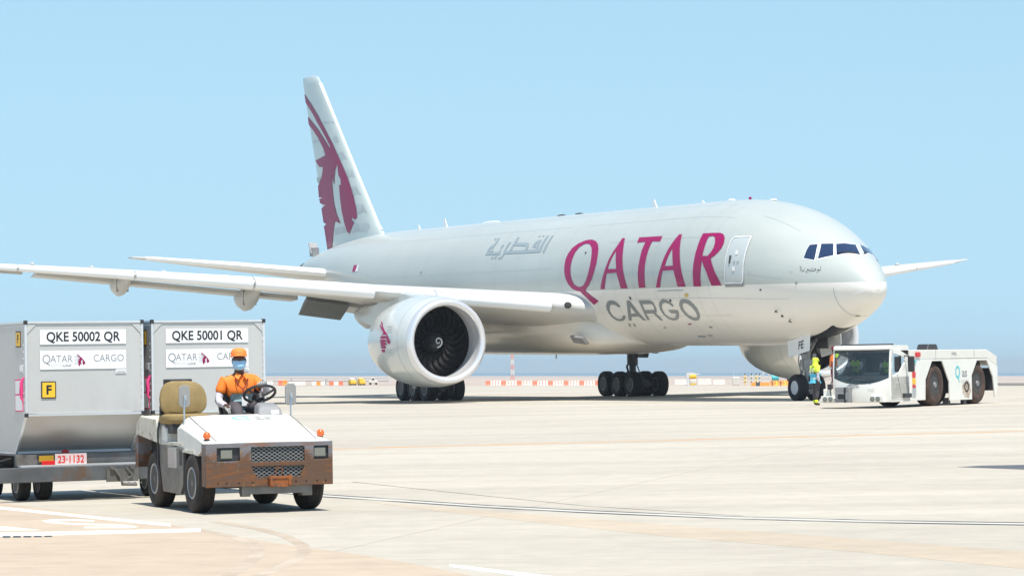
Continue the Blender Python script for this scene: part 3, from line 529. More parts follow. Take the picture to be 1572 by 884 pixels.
# lettering, door, windows
for k in ('Q', 'A', 'T', 'A2', 'R'): decal(DECALS[k], fus, 'letter', M['maroon'], fuselage, off=.015)
for k in ('c1', 'c2', 'c3', 'c4', 'c5'): decal(DECALS[k], fus, 'letter', M['letter_grey'], fuselage, off=.015)
for i in range(14): decal(DECALS['ar%d' % i], fus, 'letter', M['arabic_grey'], fuselage, off=.015)
decal(DECALS['flagm'], fus, 'flag_field', M['maroon'], fuselage, off=.015); decal(DECALS['flagw'], fus, 'flag_hoist', M['white'], fuselage, off=.015)
D0 = DECALS['door'][0]
cx = sum(a for a, b in D0) / len(D0); cy = sum(b for a, b in D0) / len(D0)
for mir in (0, 1):
    fm = (lambda s, th, off: fus(s, math.pi - th, off)) if mir else fus
    shr = lambda q, e: [(cx + (a - cx) * (1 - e / .62), cy + (b - cy) * (1 - e / 1.1)) for a, b in q]
    dr = decal([D0], fm, 'door', M['door_grey'], fuselage, (.2, .04), .02)
    decal([D0, shr(D0, .055)], fm, 'door_frame', M['white'], dr, (.3, .05), .04)
    if not mir:
        decal(DECALS['handle'], fm, 'handle', M['strut_dark'], dr, off=.05)
        for k in ('plate', 'plate2'): decal(DECALS[k], fm, 'placard', M['white'], dr, off=.04)
        for k in ('lab1', 'lab2'): decal(DECALS[k], fm, 'placard', M['strut'], dr, off=.04)
    sl_ = DECALS['sill'][0]; decal([sl_], fm, 'door_sill', M['strut'], dr, off=.05)
def grow(L, e):
    c0 = sum(a for a, b in L) / len(L); c1 = sum(b for a, b in L) / len(L); return [(a + (a - c0) * e, b + (b - c1) * e) for a, b in L]
W4 = [(2.62, 1.92), (2.95, 2.32), (2.35, 2.26), (1.773, 1.77)]
for k, mir in (('w1', 0), ('w2', 0), ('w3', 0), ('w4', 0), ('w1', 1), ('w2', 1)):
    L = W4 if k == 'w4' else DECALS[k][0]
    fm = (lambda s, th, off: fus(s, math.pi - th + (.16 if k == 'w2' else .1), off)) if mir else fus
    fr = decal([grow(L, .13)], fm, 'window_frame', M['white'], fuselage, (.1, .04), .008)
    decal([L], fm, 'cockpit_window', M['cock_glass'], fr, (.1, .04), .02)
# wipers
for pts in ([(2.2, 1.02), (1.95, 1.28), (1.78, 1.5)], [(1.83, 1.75), (1.95, 1.9)]):
    mb = MB(); mb.tube([fus(a, b, .05) for a, b in pts], .02, 6); mb.build('wiper', M['black'], fuselage, 40)
MARK_COL = {'k_yellow': 'label_yellow_', 'k_r1': 'maroon_fin', 'k_black': 'black', 'k_dash': 'bar_grey', 'k_line': 'bar_grey', 'k_line2': 'bar_grey', 'k_slash': 'white', 'k_g1': 'bar_grey', 'k_g2': 'bar_grey'}
M['label_yellow_'] = mat('stencil_yellow', (.62, .45, .10), .4)
for k in [k for k in MARKS if k[0] == 'k']: decal(MARKS[k], fus, 'stencil', M[MARK_COL.get(k, 'strut')], fuselage, off=.02)
# radome seam, panel seams, probes
def strip(pts, wd, nm, m, off=.009):
    mb = MB(); vs = []
    for i, (s, th) in enumerate(pts):
        a = pts[max(i - 1, 0)]; b = pts[min(i + 1, len(pts) - 1)]; d = fus(*b) - fus(*a); n = (fus(s, th, .1) - fus(s, th)).normalized(); side = d.cross(n).normalized() * wd / 2
        p = fus(s, th, off); vs += [p - side, p + side]
    return mb.add(vs, [(2 * i, 2 * i + 1, 2 * i + 3, 2 * i + 2) for i in range(len(pts) - 1)]).build(nm, m, fuselage, 60)
strip([(1.75, R(-178 + i * 6)) for i in range(30)], .022, 'radome_seam', M['bar_grey'])
for a, b, th in ((4, 21, .02), (8, 21.5, .86), (23, 43, .86), (23, 46, .15), (7.7, 18, -.62), (3.8, 16, -.35), (8, 45, 1.18), (9, 18, .5)):
    strip([(a + (b - a) * i / 24, th) for i in range(25)], .010, 'panel_seam', M['bar_grey'])
strip([(4.2 + 2.4 * i / 14, 1.02 - .0 * i) for i in range(15)], .010, 'panel_seam', M['bar_grey'])
for s in (8.6, 9.6, 11.2, 13.2, 15.1, 17.0, 19.0, 22.2, 24.5, 27, 29.5, 32, 35, 38, 40.5, 43.5, 46): strip([(s, R(-75 + i * 5)) for i in range(31)], .009, 'panel_seam', M['bar_grey'])
def inv(px, py):      # point of the fuselage skin seen along a sight line
    best = None
    Minv = plane.matrix_world.inverted(); o_ = Minv @ CP; d = (Minv.to_3x3() @ ray(px, py)).normalized()
    for th in np.linspace(-1.4, 1.5, 146):
        for s in np.linspace(1, 50, 246):
            p = fus(s, th); q = p - o_; e = (q - d * q.dot(d)).length
            if best is None or e < best[0]: best = (e, s, th)
    return best[1], best[2]
mb = MB()
for L in SCRIPT_NAME: mb.tube([fus(a, b, .012) for a, b in L], .013, 5)
mb.build('lettering', M['strut'], fuselage, 60)
for s, th in ((4.72, -.56), (4.35, -.78)):
    mb = MB(); p = fus(s, th, .0); n = (fus(s, th, .1) - p).normalized(); mb.tube([p, p + n * .12, p + n * .14 + Vector((-.22, 0, 0))], .022, 6); mb.build('pitot_probe', M['strut_dark'], fuselage, 40)
for s, th, r in ((4.6, -.68, .055), (5.2, -.2, .04), (20.0, .36, .05), (12.1, -.38, .06)):
    p = fus(s, th, -.02); n = (fus(s, th, .1) - p).normalized(); mb = MB(); mb.cyl(p, p + n * .05, r, n=12); mb.build('static_port', M['strut_dark'], fuselage, 40)
# antennas on the crown
def blade(s, h, L, m='white', side=1, z=None):
    t_, b_, w_ = FSEC(s); z = ZC + (t_ if side > 0 else b_); mb = MB()
    mb.hexa([(s, -.03, z - .05 * side), (s + L, -.03, z - .05 * side), (s + L, .03, z - .05 * side), (s, .03, z - .05 * side), (s + L * .75, -.012, z + h * side), (s + L * 1.2, -.012, z + h * side), (s + L * 1.2, .012, z + h * side), (s + L * .75, .012, z + h * side)])
    return mb.build('antenna', M[m], fuselage, 0)
blade(18.6, .36, .4); blade(42.0, .45, .4); blade(45.6, .25, .25); blade(14.2, .12, .3); blade(29.0, .62, .16, 'wing_grey', -1)
for s, L, m in ((36.5, 2.2, 'white'), (26.5, .8, 'strut_dark'), (28.4, .9, 'strut_dark'), (8.4, .55, 'white'), (11.9, .6, 'white')):
    mb = MB(); mb.ball((s, 0, ZC + FSEC(s)[0] + .01), (L / 2, .12, .07), 12, 6); mb.build('antenna', M[m], fuselage, 60)
mb = MB(); mb.ball((10.3, 0, ZC + FSEC(10.3)[0] + .06), (.07, .07, .06), 12, 8); mb.build('beacon', M['maroon'], fuselage, 60)
# belly outlet scoop seen as a diamond opening
mb = MB(); cpt = Vector((20.3, 2.95, ZC - 3.08)); mb.hexa([cpt + Vector(v) for v in ((-.55, -.05, .12), (.55, .12, .22), (.55, .3, .5), (-.55, .22, .42), (-.5, .05, .05), (.5, .22, .15), (.5, .4, .43), (-.5, .32, .35))]); mb.build('air_scoop', M['strut'], fairing, 0)
# landing gear
def tyre_prof(r, wd):
    hw = wd / 2; return [(-hw * .82, r * .52), (-hw * .97, r * .66), (-hw, r * .80), (-hw * .9, r * .92), (-hw * .66, r * .985), (-hw * .42, r), (-hw * .40, r * .985), (-hw * .34, r * .985), (-hw * .32, r), (-hw * .05, r), (-hw * .04, r * .985), (hw * .04, r * .985), (hw * .05, r), (hw * .32, r), (hw * .34, r * .985), (hw * .40, r * .985), (hw * .42, r), (hw * .66, r * .985), (hw * .9, r * .92), (hw, r * .80), (hw * .97, r * .66), (hw * .82, r * .52)]
def rim_prof(r, wd, dish=.5): hw = wd / 2; return [(-hw * .82, r * .53), (-hw * .86, r * .47), (-hw * dish, r * .42), (-hw * dish * .9, r * .2), (-hw * .8, r * .17), (-hw * .84, r * .04), (hw * .84, r * .04), (hw * .8, r * .17), (hw * dish * .9, r * .2), (hw * dish, r * .42), (hw * .86, r * .47), (hw * .82, r * .53)]
def wheel(parent, c, r, wd, mt='rubber', mr='rim_grey', ax=(0, 1, 0), dish=.5, n=36, ring=None):
    mb = MB(); mb.lathe(tyre_prof(r, wd), c, ax, n, caps=False); ty = mb.build('tyre', M[mt], parent, 40)
    mb = MB(); mb.lathe(rim_prof(r, wd, dish), c, ax, 28); rm_ = mb.build('rim', M[mr], parent, 40)
    if ring:
        mb = MB(); hw = wd / 2
        for s_ in (-1, 1): mb.lathe([(s_ * hw * .86, r * .545), (s_ * hw * .93, r * .52), (s_ * hw * .92, r * .485), (s_ * hw * .80, r * .46)], c, ax, 32, caps=False)
        mb.build('rim_flange', M[ring], rm_, 40)
    return ty, rm_
for sgn in (1, -1):
    mb = MB(); c = Vector((31.77, sgn * 5.485, 0)); rad = .635
    mb.cyl(c + Vector((0, 0, .6)), c + Vector((0, 0, 2.0)), .17, n=20); mb.cyl(c + Vector((0, 0, 1.55)), c + Vector((-.1, -.1 * sgn, 4.4)), .27, n=20)
    mb.tube([c + Vector((-1.55, 0, .62)), c + Vector((0, 0, .66)), c + Vector((1.55, 0, .62))], .19, 12)
    for dx in (-1.46, 0, 1.46): mb.cyl(c + Vector((dx, -.75, .61)), c + Vector((dx, .75, .61)), .09, n=12)
    mb.cyl(c + Vector((-.05, 0, 2.3)), c + Vector((-.9, -sgn * 2.3, 3.3)), .11, n=12); mb.cyl(c + Vector((.05, 0, 2.2)), c + Vector((1.6, -sgn * .9, 3.6)), .09, n=12)
    mb.tube([c + Vector((.2, 0, 1.9)), c + Vector((.62, 0, 1.45)), c + Vector((.25, 0, .8))], .06, 8)
    mb.tube([c + Vector((-.2, 0, 1.6)), c + Vector((-.7, .1, 1.5)), c + Vector((-1.0, .1, 1.1)), c + Vector((-1.2, 0, .75))], .03, 6)
    mb.tube([c + Vector((-.2, .2, 1.35)), c + Vector((-.55, .25, 1.2)), c + Vector((-.7, .3, .8))], .025, 6)
    gear = mb.build('main_gear', M['strut_dark'], plane, 40)
    for dx in (-1.46, 0, 1.46):
        for dy in (-.7, .7): wheel(gear, c + Vector((dx, dy, rad - .03)), rad, .52, mr='rim_dark', ring='strut')
    mb = MB(); mb.hexa([c + Vector(v) for v in ((-.75, sgn * .42, 1.9), (1.0, sgn * .42, 1.9), (1.0, sgn * .48, 1.9), (-.75, sgn * .48, 1.9), (-1.0, sgn * .75, 3.6), (1.25, sgn * .75, 3.6), (1.25, sgn * .81, 3.6), (-1.0, sgn * .81, 3.6))]); mb.build('gear_door', M['strut_dark'], gear, 0)
    mb = MB(); mb.box(c + Vector((-.3, sgn * 1.12, 2.35)), (.55, .05, .5)); mb.build('gear_door', M['strut'], gear, 0)
c = Vector((5.89, 0, ground_z(5.89))); rad = .545
mb = MB(); mb.cyl(c + Vector((0, 0, .5)), c + Vector((-.02, 0, 1.4)), .10, n=16); mb.cyl(c + Vector((-.02, 0, 1.2)), c + Vector((-.1, 0, 2.9)), .17, n=16); mb.cyl(c + Vector((0, -.55, .54)), c + Vector((0, .55, .54)), .08, n=12)
mb.tube([c + Vector((-.05, .08, 1.9)), c + Vector((-.9, .1, 2.75))], .07, 8); mb.tube([c + Vector((-.05, -.08, 1.9)), c + Vector((-.9, -.1, 2.75))], .07, 8)
mb.tube([c + Vector((.12, 0, 1.45)), c + Vector((.45, 0, 1.05)), c + Vector((.1, 0, .62))], .05, 8); mb.box(c + Vector((-.05, 0, 1.5)), (.34, .5, .3)); mb.box(c + Vector((-.2, .22, 1.78)), (.16, .16, .2)); mb.box(c + Vector((-.2, -.22, 1.78)), (.16, .16, .2))
mb.tube([c + Vector((-.1, .2, 2.3)), c + Vector((-.16, .3, 1.7)), c + Vector((-.1, .22, 1.1))], .025, 6); mb.tube([c + Vector((.1, .2, 2.4)), c + Vector((.2, .26, 1.6)), c + Vector((.05, .18, .9))], .025, 6)
ng = mb.build('nose_gear', M['strut'], plane, 40)
for dy in (-.40, .40): wheel(ng, c + Vector((0, dy, rad - .02)), rad, .43, mr='rim_white', dish=.7)
# nose gear bay and its doors
decal([[(2.95, -R(90) - .30), (6.15, -R(90) - .23), (6.15, -R(90) + .23), (2.95, -R(90) + .30)]], fus, 'gear_bay', M['black'], fuselage, (.3, .08), .006)
def side_door(poly, y, splay, nm, m, par):
    mb = MB(); zt = max(z for s_, z in poly); sg = 1 if y > 0 else -1
    mb.prism(poly, lambda s_, z, q: Vector((s_, y + sg * splay * (zt - z) + q, z)), -.025, .025); return mb.build(nm, m, par, 0)
for sgn in (1, -1):
    d1 = side_door([(4.40, 3.06), (5.57, 2.84), (5.55, 2.16), (4.40, 2.37)], sgn * .72, .06, 'gear_door', M['white_paint'], ng)
    d2 = side_door([(5.60, 2.83), (6.12, 2.75), (5.95, 2.09), (5.58, 2.155)], sgn * .72, .06, 'gear_door', M['white_paint'], ng)
    x0 = frame_mtx((5.0, sgn * .785, 2.58), (-sgn, 0, .18 * sgn), (0, -.06 * sgn, 1)) if sgn > 0 else frame_mtx((5.0, -.785, 2.58), (1, 0, -.18), (0, .06, 1))
    text_obj('FE', 'lettering', M['black'], d1, x0, .46, sx=.95, offset=.006)
mb = MB(); mb.tube([c + Vector((-1.3, .25, 2.55)), c + Vector((-.5, .2, 2.3)), c + Vector((-.1, .1, 2.0))], .05, 8); mb.box(c + Vector((-.75, -.35, 2.35)), (.7, .05, .5)); mb.box(c + Vector((-.5, .1, 2.45)), (.3, .3, .25)); mb.build('drag_brace', M['strut_dark'], ng, 0)
# ================================================================ setting
def apron_mat(name, base, var, dirtc, dl, dh, slab=None):
    m = mat(name, base, .85, var=var, vscale=.09, spec=.2, dirt=dirtc, dscale=.06, dlo=dl, dhi=dh); nt = m.node_tree; b = nt.nodes['Principled BSDF']
    src = b.inputs['Base Color'].links[0].from_socket; tc = [n for n in nt.nodes if n.type == 'TEX_COORD'][0]
    n = nt.nodes.new('ShaderNodeTexNoise'); n.inputs['Scale'].default_value = 2.2; n.inputs['Detail'].default_value = 8; n.inputs['Roughness'].default_value = .7; lnk(nt, tc.outputs['Object'], n.inputs['Vector'])
    mr = nt.nodes.new('ShaderNodeMapRange'); mr.inputs[1].default_value = .25; mr.inputs[2].default_value = .75; mr.inputs[3].default_value = .86; mr.inputs[4].default_value = 1.08; lnk(nt, n.outputs[0], mr.inputs[0])
    mx = nt.nodes.new('ShaderNodeMix'); mx.data_type = 'RGBA'; mx.blend_type = 'MULTIPLY'; mx.inputs[0].default_value = 1; lnk(nt, src, mx.inputs[6]); lnk(nt, mr.outputs[0], mx.inputs[7])
    # tyre rubber and oil streaks drawn out along the taxi direction
    mp = nt.nodes.new('ShaderNodeMapping'); mp.inputs['Rotation'].default_value = (0, 0, R(8)); mp.inputs['Scale'].default_value = (.035, .5, 1); lnk(nt, tc.outputs['Object'], mp.inputs[0])
    n2 = nt.nodes.new('ShaderNodeTexNoise'); n2.inputs['Scale'].default_value = 1.0; n2.inputs['Detail'].default_value = 7; n2.inputs['Roughness'].default_value = .6; lnk(nt, mp.outputs[0], n2.inputs['Vector'])
    m2 = nt.nodes.new('ShaderNodeMapRange'); m2.inputs[1].default_value = .38; m2.inputs[2].default_value = .7; m2.inputs[3].default_value = 1.06; m2.inputs[4].default_value = .87; lnk(nt, n2.outputs[0], m2.inputs[0])
    mx2 = nt.nodes.new('ShaderNodeMix'); mx2.data_type = 'RGBA'; mx2.blend_type = 'MULTIPLY'; mx2.inputs[0].default_value = 1; lnk(nt, mx.outputs[2], mx2.inputs[6]); lnk(nt, m2.outputs[0], mx2.inputs[7])
    out = mx2.outputs[2]
    if slab:
        mp = nt.nodes.new('ShaderNodeMapping'); mp.inputs['Rotation'].default_value = (0, 0, R(slab[1])); lnk(nt, tc.outputs['Object'], mp.inputs[0])
        bk = nt.nodes.new('ShaderNodeTexBrick'); bk.offset = 0; bk.inputs['Scale'].default_value = 1; bk.inputs['Brick Width'].default_value = slab[0]; bk.inputs['Row Height'].default_value = slab[0]; bk.inputs['Mortar Size'].default_value = .018; bk.inputs['Mortar Smooth'].default_value = .3
        bk.inputs['Color1'].default_value = (1, 1, 1, 1); bk.inputs['Color2'].default_value = (.96, .955, .95, 1); bk.inputs['Mortar'].default_value = (.80, .78, .76, 1); lnk(nt, mp.outputs[0], bk.inputs['Vector'])
        mx3 = nt.nodes.new('ShaderNodeMix'); mx3.data_type = 'RGBA'; mx3.blend_type = 'MULTIPLY'; mx3.inputs[0].default_value = 1; lnk(nt, out, mx3.inputs[6]); lnk(nt, bk.outputs[0], mx3.inputs[7]); out = mx3.outputs[2]
    lnk(nt, out, b.inputs['Base Color']); return m
M['concrete'] = apron_mat('concrete', (.50, .455, .378), .06, (.44, .39, .325), .5, .75, (7.5, 14))
M['tan_concrete'] = apron_mat('tan_concrete', (.50, .405, .305), .06, (.455, .365, .275), .45, .75)
M['pale_tan'] = apron_mat('pale_tan', (.51, .425, .32), .06, (.46, .39, .30), .45, .75)
M['line_dark_worn'] = mat('line_dark_worn', (.07, .072, .078), .7, dirt=(.40, .37, .31), dscale=.4, dlo=.50, dhi=.66)
M['line_pale'] = mat('line_pale', (.60, .57, .49), .7, dirt=(.52, .48, .4), dscale=1, dlo=.45, dhi=.65)
M['tyre_mark'] = mat('tyre_mark', (.40, .32, .235), .85, dirt=(.50, .415, .32), dscale=1.3, dlo=.40, dhi=.62)
M['line_white'] = mat('line_white', (.78, .77, .72), .6, dirt=(.5, .46, .4), dscale=2.5, dlo=.55, dhi=.8)
M['line_orange'] = mat('line_orange', (.55, .33, .16), .6, dirt=(.46, .40, .32), dscale=1.2, dlo=.45, dhi=.7)
M['line_dark'] = mat('line_dark', (.06, .065, .07), .7, dirt=(.25, .24, .22), dscale=.6, dlo=.55, dhi=.75)
M['patch_grey'] = mat('patch_grey', (.10, .105, .115), .8, var=.2, vscale=2)
M['sand'] = mat('sand', (.50, .40, .32), .9, var=.15, vscale=.01, dirt=(.30, .25, .2), dscale=.004, dlo=.5, dhi=.7)
M['sea'] = mat('sea', (.12, .25, .33), .5, var=.1, vscale=.002)
def skirt(vs, loop, z):      # paint and paving have edges that reach down to the surface they lie on
    n = len(vs); return [Vector((vs[i].x, vs[i].y, min(z, 0) if z <= 0 else -.001)) for i in loop], [(loop[k], loop[(k + 1) % len(loop)], n + (k + 1) % len(loop), n + k) for k in range(len(loop))]
def sheet(name, pts, m, z=0.0):
    z *= .3
    vs = [Vector((p.x, p.y, z)) for p in pts]; fs = [tuple(range(len(pts)))]
    if z > 0: a, b = skirt(vs, list(range(len(vs))), z); vs += a; fs += b
    return struct(name, MB().add(vs, fs), m)
def psheet(name, px, m, z): return sheet(name, [at(x, y, z) for x, y in px], m, z)
nearY = -60
far_l, far_r = at(-700, 592.3), at(2300, 592.3)
sheet('ground', [Vector((-420, nearY, 0)), Vector((420, nearY, 0)), Vector((420, far_r.y, 0)), far_r, at(1572, 592.3), at(786, 592.3), at(0, 592.3), far_l, Vector((-420, far_l.y, 0))], M['concrete'])
_yh = 569.0
E1 = CR; E2 = ray(786, _yh).normalized(); EN = E1.cross(E2).normalized()
def sea_pt(a, b, d): return CP - EN * d + E1 * a + E2 * b
mbg = MB()
struct('desert_ground', MB().add([sea_pt(-1800, 40, 4.3), sea_pt(1800, 40, 4.3), sea_pt(1800, 2600, 4.3), sea_pt(-1800, 2100, 4.3)], [(0, 1, 2, 3)]), M['sand'])
struct('sea', MB().add([sea_pt(-1800, 600, 4.6), sea_pt(1800, 600, 4.6), sea_pt(1800, 7000, 4.6), sea_pt(-1800, 7000, 4.6)], [(0, 1, 2, 3)]), M['sea'])
# low embankment carrying the edge of the apron down to the desert
e0 = [far_l, at(0, 592.3), at(786, 592.3), at(1572, 592.3), far_r]; vs = []
for p in e0: vs += [p + Vector((0, -.2, -.01)), p + Vector((0, 9, -5))]
struct('embankment', MB().add(vs, [(2 * i, 2 * i + 1, 2 * i + 3, 2 * i + 2) for i in range(4)]), M['sand'])
# tan areas and painted markings, each sheet 4 mm above the one below
psheet('tan_pavement', [(-700, 734), (0, 771), (262, 804), (305, 812), (420, 832), (560, 851), (640, 865), (760, 890), (900, 960), (-700, 960)], M['tan_concrete'], .004)
psheet('tan_strip', [(560, 769), (636, 775.5), (841, 790), (1045, 806), (1250, 821), (1572, 845), (2000, 872), (2000, 900), (1572, 872), (1318, 846), (1045, 824), (841, 803), (640, 780)], M['pale_tan'], .004)
def line_px(name, a, b, wpx, m, z=.008):
    return psheet(name, [(a[0], a[1] - wpx[0] / 2), (b[0], b[1] - wpx[1] / 2), (b[0], b[1] + wpx[1] / 2), (a[0], a[1] + wpx[0] / 2)], m, z)
line_px('painted_line', (-300, 748), (262, 804.5), (4, 4), M['line_white'])
line_px('painted_line', (-300, 826), (308, 812), (6, 5), M['line_white'])
line_px('painted_line', (690, 866), (900, 892), (4, 7), M['line_white'])
for i_ in range(9): line_px('painted_line', (-60 + 16 * i_, 822.4 - .16 * i_), (-48 + 16 * i_, 822.3 - .16 * i_), (4.4 - .3 * i_, 4.2 - .3 * i_), M['line_dark'], .012)
# stand number painted on the tan pavement
psheet('painted_number', [(64, 798), (80, 795.8), (120, 795.6), (146, 797.6), (142, 799), (118, 797.6), (92, 797.8), (88, 799.2), (110, 801.6), (150, 802.6), (196, 804.2), (213, 807), (200, 808.8), (128, 809), (130, 807), (178, 806.8), (182, 805.8), (160, 804.8), (112, 803.8), (72, 800.8)], M['line_white'], .008)
psheet('painted_number', [(-30, 806), (10, 807), (64, 812), (0, 812.5), (0, 810.5), (28, 810), (-30, 808)], M['line_white'], .008)
line_px('taxiway_line', (505, 688.5), (1572, 661), (1.6, 1.3), M['line_orange'], .006)
line_px('taxiway_line', (1572, 661), (2400, 640), (1.3, 1.0), M['line_orange'], .006)
line_px('taxiway_line', (-600, 716), (505, 688.5), (2, 1.6), M['line_orange'], .006)
zt_ = .0018
for c_ in ([(330, 800), (400, 812), (440, 823), (464, 836), (468, 846), (455, 858), (425, 873), (380, 890)], [(300, 812), (352, 822), (388, 834), (398, 848), (380, 866), (350, 884)]):
    for q_, off_ in enumerate((0.0,)):      # twin tyre tracks
        P_ = [at(x, y) for x, y in c_]; vs = []
        for i in range(len(P_)):
            d_ = (P_[min(i + 1, len(P_) - 1)] - P_[max(i - 1, 0)]).normalized(); n_ = Vector((-d_.y, d_.x, 0)); b_ = P_[i] + n_ * off_; vs += [Vector(((b_ - n_ * .06).x, (b_ - n_ * .06).y, zt_)), Vector(((b_ + n_ * .06).x, (b_ + n_ * .06).y, zt_))]
        fs = [(2 * i, 2 * i + 1, 2 * i + 3, 2 * i + 2) for i in range(len(P_) - 1)]; a_, b_ = skirt(vs, list(range(0, len(vs), 2)) + list(range(len(vs) - 1, 0, -2)), zt_)
        struct('tyre_mark', MB().add(vs + a_, fs + b_), M['tyre_mark']); zt_ += .0003
# double dark edged white line across the apron
cen = [(300, 744), (500, 760.5), (589, 766.2), (739, 776.2), (909, 785), (1114, 793.4), (1339, 799.6), (1572, 803.4), (2000, 808)]
def strip_px(name, c, o0, o1, m, z):
    z *= .3
    vs = []
    for x, y in c: vs += [at(x, y + o0, z), at(x, y + o1, z)]
    fs = [(2 * i, 2 * i + 1, 2 * i + 3, 2 * i + 2) for i in range(len(c) - 1)]; a, b = skirt(vs, list(range(0, len(vs), 2)) + list(range(len(vs) - 1, 0, -2)), z)
    return struct(name, MB().add(vs + a, fs + b), m)
strip_px('edge_marking', cen, -1.4, 1.3, M['line_pale'], .008)
strip_px('edge_marking', cen, -2.3, -1.15, M['line_dark_worn'], .012)
strip_px('edge_marking', cen, .95, 2.1, M['line_dark_worn'], .012)
strip_px('pavement_joint', [(540, 739), (700, 756), (900, 776), (1140, 791)], -.18, .18, M['line_dark_worn'], .006)
psheet('dark_patch', [(1470, 716), (1505, 713.8), (1600, 712), (1700, 712), (1700, 722), (1600, 721), (1540, 718.5)], M['patch_grey'], .006)  # dark blue-grey sheet lying on the apron at the far right

# thin sea haze over the far shore
hm_ = bpy.data.materials.new('haze'); hm_.use_nodes = True; hm_.node_tree.nodes.clear(); _o = hm_.node_tree.nodes.new('ShaderNodeOutputMaterial'); _v = hm_.node_tree.nodes.new('ShaderNodeVolumePrincipled'); _v.inputs['Color'].default_value = (.86, .92, .97, 1); _v.inputs['Density'].default_value = .00022; _v.inputs['Anisotropy'].default_value = .2
lnk(hm_.node_tree, _v.outputs[0], _o.inputs['Volume'])
MB().hexa([sea_pt(-2000, -100, 20), sea_pt(2000, -100, 20), sea_pt(2000, 7300, 20), sea_pt(-2000, 7300, 20), sea_pt(-2000, -100, -25), sea_pt(2000, -100, -25), sea_pt(2000, 7300, -25), sea_pt(-2000, 7300, -25)]).build('haze', hm_, None, 0, kind='stuff')
# ================================================================ ground vehicles
M['cart_white'] = mat('cart_white', (.78, .76, .70), .45, var=.05, vscale=4, dirt=(.42, .38, .31), dscale=6, dlo=.6, dhi=.85)
M['cart_white_worn'] = mat('cart_white_worn', (.66, .62, .52), .55, var=.1, vscale=6, dirt=(.20, .16, .11), dscale=9, dlo=.56, dhi=.72, bump=.15)
M['cart_steel'] = mat('cart_steel', (.20, .19, .175), .42, metal=.45, var=.25, vscale=5, dirt=(.12, .085, .06), dscale=4, dlo=.5, dhi=.75, bump=.15)
M['seat_tan'] = mat('seat_tan', (.27, .19, .075), .75, var=.12, vscale=9, bump=.2, bscale=60)
M['plastic_grey'] = mat('plastic_grey', (.24, .24, .245), .5, var=.08)
M['plastic_dark'] = mat('plastic_dark', (.03, .03, .032), .5)
M['mirror_grey'] = mat('mirror_grey', (.27, .265, .255), .55, var=.08)
M['amber'] = mat('amber', (.72, .13, .012), .25, coat=.6)
M['lamp_glass'] = mat('lamp_glass', (.16, .17, .14), .08, spec=.8, coat=1)
M['chrome'] = mat('chrome', (.62, .62, .62), .3, metal=.9)
M['teal'] = mat('teal', (.10, .52, .55), .5)
M['teal_faded'] = mat('teal_faded', (.28, .62, .62), .5, dirt=(.74, .74, .70), dscale=9, dlo=.5, dhi=.7)
M['faded_print'] = mat('faded_print', (.52, .52, .50), .6)
M['aluminium'] = mat('aluminium', (.57, .56, .535), .46, metal=.25, var=.06, vscale=1.2, dirt=(.51, .50, .48), dscale=2.5, dlo=.5, dhi=.8)
M['aluminium_bright'] = mat('aluminium_bright', (.52, .515, .49), .42, metal=.55, var=.05, vscale=2)
M['alu_rail'] = mat('alu_rail', (.74, .75, .75), .35, metal=.5, var=.05)
M['label_white'] = mat('label_white', (.84, .84, .84), .4)
M['label_yellow'] = mat('label_yellow', (.86, .50, .03), .45)
M['pink'] = mat('pink', (.82, .05, .22), .6)
M['red'] = mat('red', (.62, .02, .02), .35)
M['plate_pink'] = mat('plate_pink', (.60, .48, .46), .5, var=.1, vscale=30)
M['dolly_steel'] = mat('dolly_steel', (.115, .12, .122), .5, metal=.3, var=.25, vscale=4, dirt=(.15, .075, .035), dscale=2.2, dlo=.56, dhi=.72, bump=.15)
M['ink'] = mat('ink', (.015, .015, .018), .5)
M['grey_ink'] = mat('grey_ink', (.26, .27, .28), .5)
M['pale_mesh'] = mat('pale_mesh', (.33, .33, .32), .5, metal=.3)
